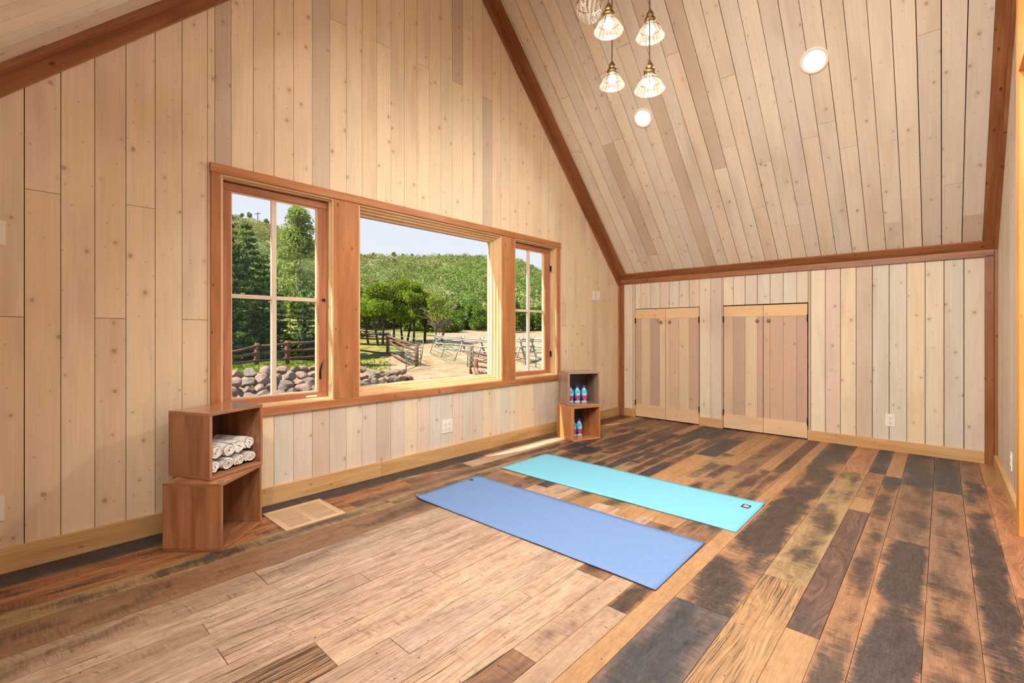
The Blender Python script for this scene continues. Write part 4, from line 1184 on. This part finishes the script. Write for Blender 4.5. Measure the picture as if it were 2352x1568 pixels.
def blob_leaves(blobs, n, g):
    cs = []
    tot = sum(b[3]**2 for b in blobs)
    for x, y, z, r in blobs:
        m = int(n*r*r/tot); d = g.normal(size=(m, 3)); d /= np.linalg.norm(d, axis=1)[:, None]
        rad = r*g.uniform(.35, 1, (m, 1))**.5
        cs.append(np.array([[x, y, z]])+d*rad*np.array([[1, 1, .82]]))
    return np.concatenate(cs)
def broad(name, u, D, spread, ztop, zlow, seed, label, leaf, group=None, n=2600, size=.14, trunks=1, bark=BARK, nb=9, lean=0.0, tr=.11, dead=False, cat='tree', shade=1.0):
    p = ext(u, D); z0 = ground_z(p.x, p.y)-.05; g = np.random.default_rng(seed)
    t = tree_root(name, (p.x, p.y, z0), label, cat, group)
    zt, zl = ztop-z0, zlow-z0
    blobs = []
    for k in range(nb):
        f = g.uniform(0, 1); a = g.uniform(0, 6.28); wv = math.sin(PI*min(1, .15+.8*f))
        rr = spread*wv*g.uniform(.2, .75)
        br = spread*g.uniform(.28, .5)
        zc = zl+(zt-zl-br)*f+br*.3
        blobs.append((rr*math.cos(a)+lean*zc*.0, rr*math.sin(a), zc, br))
    blobs.append((0, 0, zt-spread*.35, spread*.38))
    c = blob_leaves(blobs, n, g)
    qmesh('foliage', quads(c, size, g, 1.3), leaf, g.uniform(.65, 1.25, (len(c), 1))*shade*np.ones((1, 3)), t)
    mb = MB()
    for k in range(trunks):
        a = 2*PI*k/max(1, trunks)+seed; o = .0 if trunks == 1 else spread*.12
        bx, by = math.cos(a)*o, math.sin(a)*o
        mid = Vector((bx*2.2+lean*.4, by*2.2, zl*.7+.3)); mb.tube([(bx, by, 0), mid, Vector((bx*3+lean, by*3, zl+(zt-zl)*.45))], tr, 7, r2=tr*.45)
    for b in blobs[:6]:
        mb.tube([(0, 0, zl*.8), (b[0]*.4, b[1]*.4, (zl*.8+b[2])/2+.1), (b[0]*.8, b[1]*.8, b[2])], tr*.4, 5, r2=tr*.15)
    mb.build('trunk', bark, t)
    if dead:
        mb = MB()
        for k in range(46):
            a = g.uniform(0, 6.28); L = spread*g.uniform(.5, 1.25); z = zl+(zt-zl)*g.uniform(.1, .9)
            pts = [Vector((0, 0, zl*.9))]
            for q in range(1, 5): pts.append(Vector((math.cos(a+.2*q*g.normal())*L*q/4, math.sin(a+.2*q*g.normal())*L*q/4, zl*.9+(z-zl*.9)*q/4+g.normal()*.12)))
            mb.tube(pts, .035, 4, r2=.008)
        mb.build('bare_branch', simple('bare_wood', srgb(146, 134, 120), .9), t)
    return t
broad('aspen_tree', 684, 30, 1.45, 9.2, 2.2, 21, 'tall pale-green aspen with white trunk in the right pane of the left window', L_ASP, 'aspens beyond the left window', n=15000, size=.10, bark=BARKW, nb=46)
broad('aspen_tree', 640, 35, 1.5, 6.8, 2.0, 22, 'smaller aspen half hidden behind the central muntin of the left window', L_ASP, 'aspens beyond the left window', n=7000, size=.11, bark=BARKW, nb=26)
oaks = [(846, 38, 1.45, 3.9, 1.9, 'leftmost in the grove'), (874, 37, 1.6, 4.6, 2.0, 'second trunk from the left of the grove'), (905, 38.5, 1.6, 5.0, 2.2, 'tall crown left of the middle of the grove'),
        (930, 40, 1.6, 5.2, 2.2, 'tallest crown of the grove'), (950, 38, 1.45, 4.6, 1.9, 'right of the tallest crown of the grove'), (975, 39, 1.4, 4.2, 1.7, 'dark crown beside the half-dead tree')]
for i, (u, D, sp, zt, zl, lab) in enumerate(oaks):
    broad('oak_tree', u, D, sp*1.1, zt+.45, zl, 40+i, 'bright green oak, '+lab, L_OAK, 'oak grove behind the corral', n=6000, size=.115, trunks=1+(i % 2), bark=BARKD, nb=10, tr=.10, lean=[-.6, -.3, 0, .2, .2, .3][i])
broad('oak_tree', 1006, 37, 1.7, 4.3, 1.6, 49, 'half-dead oak with bare grey branches at the right of the grove', L_OAK, 'oak grove behind the corral', n=2600, size=.10, trunks=2, bark=BARK, nb=8, tr=.12, lean=.5, dead=True)
# thicket along the foot of the hill
rr = random.Random(77)
for i in range(44):
    u = 815+(1275-815)*(i+.5)/44+rr.uniform(-6, 6); D = rr.uniform(56, 74) if u > 985 else rr.uniform(62, 78)
    top = rr.uniform(5.0, 7.2) if u > 985 else rr.uniform(4.0, 5.4)
    if i == 0: proto_t = []
    if i < 6:
        t = broad('thicket_tree', u, D, 1.0*rr.uniform(2.2, 2.9), top, 1.9, 100+i, 'bushy green tree in the belt at the foot of the hill', L_GRN, 'tree belt at the foot of the hill', n=3800, size=.19, nb=11, tr=.1, shade=rr.uniform(.85, 1.15))
        proto_t.append(t)
    else:
        t = copy_tree(proto_t[i % 6]); p = ext(u, D); t.location = (p.x, p.y, ground_z(p.x, p.y)-.05); s = rr.uniform(.85, 1.25); t.scale = (s, s, s*rr.uniform(.9, 1.15)); t.rotation_euler = (0, 0, rr.uniform(0, 6.28))
def belt_label(t):
    D = t.location.x*FX+t.location.y*FY; u = 1176+1074.8*(t.location.x*FY-t.location.y*FX)/D
    w = 'behind the left part of the oak grove' if u < 900 else 'behind the middle of the oak grove' if u < 985 else 'right of the half-dead oak' if u < 1060 else 'at the right edge of the middle window' if u < 1130 else 'hidden by the right window post' if u < 1180 else 'in the right window'
    t['label'] = '%s bushy tree at the hill foot, %s' % ('tall' if t.scale.z > 1.08 else 'low' if t.scale.z < .93 else 'middling', w)
for t in [o for o in COL.objects if o.name.startswith('thicket_tree') and o.parent is None]: belt_label(t)
# hillside scrub: a thicket nobody could count
def hillside():
    g = np.random.default_rng(5)
    N = 3300; allc = []; alls = []; cols = []
    k = 0
    while k < N:
        D = 80+ (325-80)*g.uniform()**.75; t = g.uniform(-.66, .12)
        x = FX*D+FY*D*t; y = FY*D-FX*D*t
        dens = .42 if t < -.12 and D > 150 else (.62 if D > 150 else 1.0)
        if D > 220: dens *= .5
        if g.uniform() > dens: k += 1; continue
        z = ground_z(x, y)
        r = g.uniform(1.6, 3.4)*(1 if D < 200 else 1.1)
        m = 190 if D < 160 else 110
        d = g.normal(size=(m, 3)); d /= np.linalg.norm(d, axis=1)[:, None]; d[:, 2] = np.abs(d[:, 2])
        c = np.array([[x, y, z]])+d*r*g.uniform(.6, 1, (m, 1))*np.array([[1, 1, 1.05]])
        allc.append(c); alls.append(np.full(m, .34 if D < 160 else .46))
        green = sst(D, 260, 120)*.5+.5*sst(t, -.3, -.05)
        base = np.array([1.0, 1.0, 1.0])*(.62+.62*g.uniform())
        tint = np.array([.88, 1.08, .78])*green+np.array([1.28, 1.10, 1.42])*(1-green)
        if g.uniform() < .12: tint = np.array([1.5, 1.2, 1.25])
        cols.append(np.repeat((base*tint)[None], m, 0)*g.uniform(.75, 1.2, (m, 1))); k += 1
    c = np.concatenate(allc); s = np.concatenate(alls); col = np.concatenate(cols)
    o = qmesh('hillside_scrub', quads(c, s, g, 1.2), L_SCR, col); tag(o, 'dense green scrub covering the hillside beyond the corral', 'scrub', kind='stuff')
    # skyline trees
    tr = []
    for i, u in enumerate([556, 572, 612, 838, 858, 872, 905, 925, 946, 975, 992, 1008, 1024, 1040, 1052, 1068, 1086, 1104, 1198, 1222]):
        D = 292; p = ext(u, D)
        if i == 0:
            t = broad('skyline_tree', u, D, 1.9, ground_z(p.x, p.y)+4.6, ground_z(p.x, p.y)+1.2, 300, 'small lone tree standing on the hill skyline', L_SCR, 'lone trees on the skyline', n=420, size=.42, nb=7, tr=.2)
            base = t
        else:
            t = copy_tree(base); t.location = (p.x, p.y, ground_z(p.x, p.y)-.4); s = rr.uniform(.7, 1.3); t.scale = (s, s, s*rr.uniform(.8, 1.2)); t.rotation_euler = (0, 0, rr.uniform(0, 6))
hillside()
for t in [o for o in COL.objects if o.name.startswith('skyline_tree') and o.parent is None]:
    D = t.location.x*FX+t.location.y*FY; u = 1176+1074.8*(t.location.x*FY-t.location.y*FX)/D
    t['label'] = 'lone %s tree on the hill skyline, %s' % ('slim' if t.scale.z > t.scale.x*1.02 else 'rounded', 'in the left window' if u < 700 else 'above the left half of the oak grove' if u < 930 else 'above the right half of the oak grove' if u < 1010 else 'right of the grove in the middle window' if u < 1130 else 'in the right window')
p = ext(592, 285); t = empty('utility_pole', (p.x, p.y, ground_z(p.x, p.y)+1.5)); tag(t, 'tiny utility pole on the hill skyline in the left window', 'utility pole')
mb = MB(); mb.tube([(0, 0, -1.5), (0, 0, 6)], .22, 6); mb.build('pole', BARKD, t); mb = MB(); mb.box((-1.6, -.15, 4.9), (1.6, .15, 5.3)); o = mb.build('crossarm', BARKD, t); o.rotation_euler = (0, 0, YAW-PI/2)

# grass
def grass():
    g = np.random.default_rng(9); cs = []; cols = []; sz = []
    for k in range(16000):
        D = g.uniform(15, 31); u = g.uniform(505, 900); p = ext(u, D)
        dx, dy = (LB-LA).x, (LB-LA).y; L = math.hypot(dx, dy); dist = (p.x-LA.x)*(-dy/L)+(p.y-LA.y)*dx/L
        if dist < 1.9: continue
        if u > 790 and g.uniform() < .8: continue
        cs.append((p.x, p.y, ground_z(p.x, p.y)+.06)); cols.append(np.array([1.15, 1.2, .6])*g.uniform(.6, 1.15)); sz.append(.085)
    for k in range(3000):
        D = g.uniform(14, 32); u = g.uniform(820, 1290); p = ext(u, D)
        if math.sin(p.x*1.1)*math.sin(p.y*.9)+g.normal()*.5 < .75: continue
        cs.append((p.x, p.y, ground_z(p.x, p.y)+.012)); cols.append(np.array([1.7, 1.35, 1.15])*g.uniform(.7, 1.15)); sz.append(.035)
    c = np.array(cs)
    o = qmesh('meadow_grass', quads(c, np.array(sz), g, 1.6), L_SCR, np.array(cols)); tag(o, 'short green and yellow grass around the corral fences', 'grass', kind='stuff')
grass()

# ---------------------------------------------------------------- outside: boulders
ROCKM = simple('boulder_stone', srgb(132, 108, 92), .85, noise=.28, bump=.5, nscale=5)
ROCKM2 = simple('boulder_stone_grey', srgb(116, 103, 90), .85, noise=.28, bump=.5, nscale=5)
def rock_mesh(seed, mat):
    import bmesh
    from mathutils import noise as mn
    bm = bmesh.new(); bmesh.ops.create_icosphere(bm, subdivisions=3, radius=.5)
    r = random.Random(seed)
    planes = [(Vector((r.gauss(0, 1), r.gauss(0, 1), r.gauss(0, 1))).normalized(), r.uniform(.27, .42)) for _ in range(9)]
    for v in bm.verts:
        for n_, d in planes:
            k = v.co.dot(n_)
            if k > d: v.co -= n_*(k-d)*.92
        v.co += v.co.normalized()*mn.noise(v.co*3+Vector((seed, 0, 0)))*.05
        v.co.z *= .78
    me = bpy.data.meshes.new('boulder'); bm.to_mesh(me); bm.free(); me.materials.append(mat)
    return me
def u_of(p):
    D = p.x*FX+p.y*FY; return 1176+1074.8*(p.x*FY-p.y*FX)/D
def seg_of(p, a, b): return a if u_of(p) < 790 else b
RM = [rock_mesh(i, ROCKM if i % 3 else ROCKM2) for i in range(8)]
def rocks():
    r = random.Random(3); d = (LB-LA); L = d.length; d = d.normalized(); n_ = Vector((-d.y, d.x, 0)); i = 0
    for tier in range(4):
        x = -1.6+tier*.23
        while x < L+ (1.0 if tier < 2 else -.2-tier*.35):
            s = r.uniform(.34, .58)*(1.0 if x < L*.75 else .9)
            p = LA+d*x+n_*(-.25+tier*.42+r.uniform(-.06, .06))
            z = -.95+.10+tier*.205+r.uniform(-.03, .03)
            o = bpy.data.objects.new('boulder', RM[i % 8]); COL.objects.link(o); i += 1
            o.location = (p.x, p.y, z); o.scale = (s*r.uniform(.9, 1.35), s*r.uniform(.85, 1.1), s*r.uniform(.85, 1.1)); o.rotation_euler = (r.uniform(-.4, .4), r.uniform(-.4, .4), r.uniform(0, 6.28))
            where = seg_of(p, 'left window', 'middle window')
            tag(o, '%s %s boulder, %s course of the rock bank, seen through the %s' % ('large' if s > .47 else 'small', 'grey' if (i-1) % 8 % 3 == 0 else 'pinkish', ['bottom', 'second', 'third', 'top'][tier], where), 'boulder', 'boulders of the rock bank')
            x += s*1.02
rocks()

# ---------------------------------------------------------------- outside: fences and gates
LOGM = simple('log_rail', srgb(104, 70, 54), .85, noise=.25, nscale=4); LOGG = simple('grey_log', srgb(146, 141, 134), .85, noise=.2, nscale=4); GREENM = simple('green_gate_paint', srgb(76, 110, 84), .5)
def zy(y, D): return 1.1-(y-762)*D/1074.8
def log_fence(label, posts, rails, mat=LOGM, pr=.09, rr_=.05, group='log fences of the corral'):
    p0 = ext(posts[0][0], posts[0][1], posts[0][2]); t = empty('log_fence', p0); tag(t, label, 'fence', group)
    for q in posts:
        a = ext(q[0], q[1], q[2])-p0; b = ext(q[0]+(q[4] if len(q) > 4 else 0), q[1], q[3])-p0
        mb = MB(); mb.tube([a, b], pr, 9); mb.build('post', mat, t)
    for (u0, D0, z0, u1, D1, z1) in rails:
        a = ext(u0, D0, z0)-p0; b = ext(u1, D1, z1)-p0; m = (a+b)/2+Vector((0, 0, -.03))
        mb = MB(); mb.tube([a, m, b], rr_, 7, r2=rr_*.85); mb.build('rail', mat, t)
    return t
P1 = [(505, 17.3, -.6, .36), (588, 18.5, -.5, .66, 3), (660, 19.5, -.5, .74), (745, 22, -.5, .85), (815, 27, -.5, .98)]
R1 = []
for a, b in zip(P1[:-1], P1[1:]):
    for k, f in enumerate((.25, .55, .86)):
        za = -.25+(a[3]+.25)*f; zb = -.25+(b[3]+.25)*f
        R1.append((a[0]-6, a[1]-.1, za, b[0]+8, b[1]-.1, zb+(.04 if k else 0)))
log_fence('brown three-rail log fence on the bank seen through the left window', P1, R1)
P2 = [(815, 29, -.5, .98), (890, 33, -.8, zy(768, 33))]
log_fence('brown log fence at the left side of the middle window, ending at the corner post', P2[1:], [(820, 31, zy(y0, 31), 893, 32.8, zy(y1, 33)) for y0, y1 in ((767, 766), (776, 778), (789, 791), (803, 811))], rr_=.065)
log_fence('reddish sloping log fence between the corner post and the green gate', [(957, 27.5, -.95, zy(789, 27.5))], [(884+4*k, 32.7, zy(y0, 32.7), 956, 27.6, zy(y1, 27.6)) for k, (y0, y1) in enumerate(((769, 793), (773, 806), (784, 822), (812, 842)))], pr=.11, rr_=.075)
log_fence('reddish brown log fence at the right of the middle window', [(1083, 23, -.95, zy(794, 23)), (1093, 20.5, -.95, zy(824, 20.5)), (1166, 22.5, -.95, zy(805, 22.5))], [(1084, 22.9, zy(y, 23), 1166, 22.5, zy(y1, 22.5)) for y, y1 in ((808, 822), (826, 838), (839, 848), (852, 862))], pr=.10, rr_=.055)
for i, (u0, u1, yb, yt, lab) in enumerate(((1101, 1089, 861, 831, 'taller'), (1094, 1086, 861, 845, 'shorter'))):
    a = ext(u0, 20.2, -.95); b = ext(u1, 20.6, zy(yt, 20.6)); mb = MB(); mb.tube([a, b], .075, 4); o = mb.build('leaning_plank', simple('red_plank', srgb(166, 116, 96), .8)); tag(o, 'reddish plank leaning on the corral post, the %s of two' % lab, 'plank', 'planks leaning on the post')
def gate(label, A, B, nbar=6, mids=(.5,)):
    """A,B: (u, D, ytop, ybottom) ends"""
    p0 = ext(A[0], A[1], zy(A[3], A[1])); t = empty('corral_gate', p0); tag(t, label, 'gate', 'green metal corral gates')
    at = ext(A[0], A[1], zy(A[2], A[1]))-p0; ab = Vector((0, 0, 0)); 
    bt = ext(B[0], B[1], zy(B[2], B[1]))-p0; bb = ext(B[4] if len(B) > 4 else B[0], B[1], zy(B[3], B[1]))-p0
    if len(A) > 4: at = ext(A[4], A[1], zy(A[2], A[1]))-p0
    for f in (0,)+tuple(mids)+(1,):
        mb = MB(); mb.tube([at.lerp(bt, f), ab.lerp(bb, f)], .025, 6); mb.build('upright', GREENM, t)
    for k in range(nbar):
        f = k/(nbar-1); mb = MB(); mb.tube([at.lerp(ab, f), bt.lerp(bb, f)], .020, 6); mb.build('bar', GREENM, t)
gate('green tube gate standing open before the corral post, nearest of the gates', (933, 24.2, 806, 850), (966, 26.8, 797, 838), mids=())
gate('long green tube gate behind the sloping log fence', (894, 32.5, 768, 806), (973, 28.5, 781, 824, 968), mids=(.45,))
gate('green tube gate leaning in front of the grey pole fence', (988, 33, 770, 811, 1000), (1055, 28.5, 797, 829, 1044), mids=(.5,))
gate('narrow green tube gate beside the right corral post', (1074, 24.5, 799, 842), (1086, 22.2, 800, 848), mids=())
gate('green tube gate seen in the right window', (1207, 24.5, 801, 838), (1256, 23.0, 803, 848), mids=(.5,))
# grey buck-and-rail fence
def buck(label, pts):
    p0 = ext(pts[0][0], pts[0][1], -.6); t = empty('buck_and_rail_fence', p0); tag(t, label, 'fence', 'grey pole fences beyond the gates')
    w = Vector((FX, FY, 0))
    for (u, D, yt, yb) in pts:
        top = zy(yt, D); bot = zy(yb, D)
        for sgn in (-1, 1):
            a = ext(u+sgn*9, D+sgn*.55, bot)-p0; b = ext(u-sgn*5, D-sgn*.3, top+.12)-p0
            mb = MB(); mb.tube([a, b], .075, 7, r2=.06); mb.build('buck_leg', LOGG, t)
    for q0, q1 in zip(pts[:-1], pts[1:]):
        for f, dd in ((.06, 0), (.15, -.3), (.45, -.35), (.72, -.45)):
            a = ext(q0[0]-3, q0[1]+dd, zy(q0[2]+(q0[3]-q0[2])*f, q0[1]))-p0; b = ext(q1[0]+3, q1[1]+dd, zy(q1[2]+(q1[3]-q1[2])*f, q1[1]))-p0
            mb = MB(); mb.tube([a, b], .055, 6); mb.build('rail', LOGG, t)
buck('grey buck-and-rail pole fence behind the leaning green gate', [(1003, 36, 768, 811), (1062, 34, 774, 814), (1106, 31, 778, 818), (1150, 31, 778, 820)])
buck('grey buck-and-rail pole fence seen in the right window', [(1178, 31, 776, 818), (1196, 30, 777, 820), (1222, 31, 776, 818), (1262, 31, 778, 822)])
far = [(820, 46, zy(757, 46)), (900, 45, zy(764, 45)), (1000, 42, zy(771, 42))]
log_fence('thin pale rail fence crossing the meadow behind the oak grove', [(q[0], q[1], q[2]-1.0, q[2]+.05) for q in far], [(a[0], a[1], a[2]-d, b[0], b[1], b[2]-d) for a, b in zip(far[:-1], far[1:]) for d in (0, .4)], mat=LOGG, pr=.07, rr_=.045)
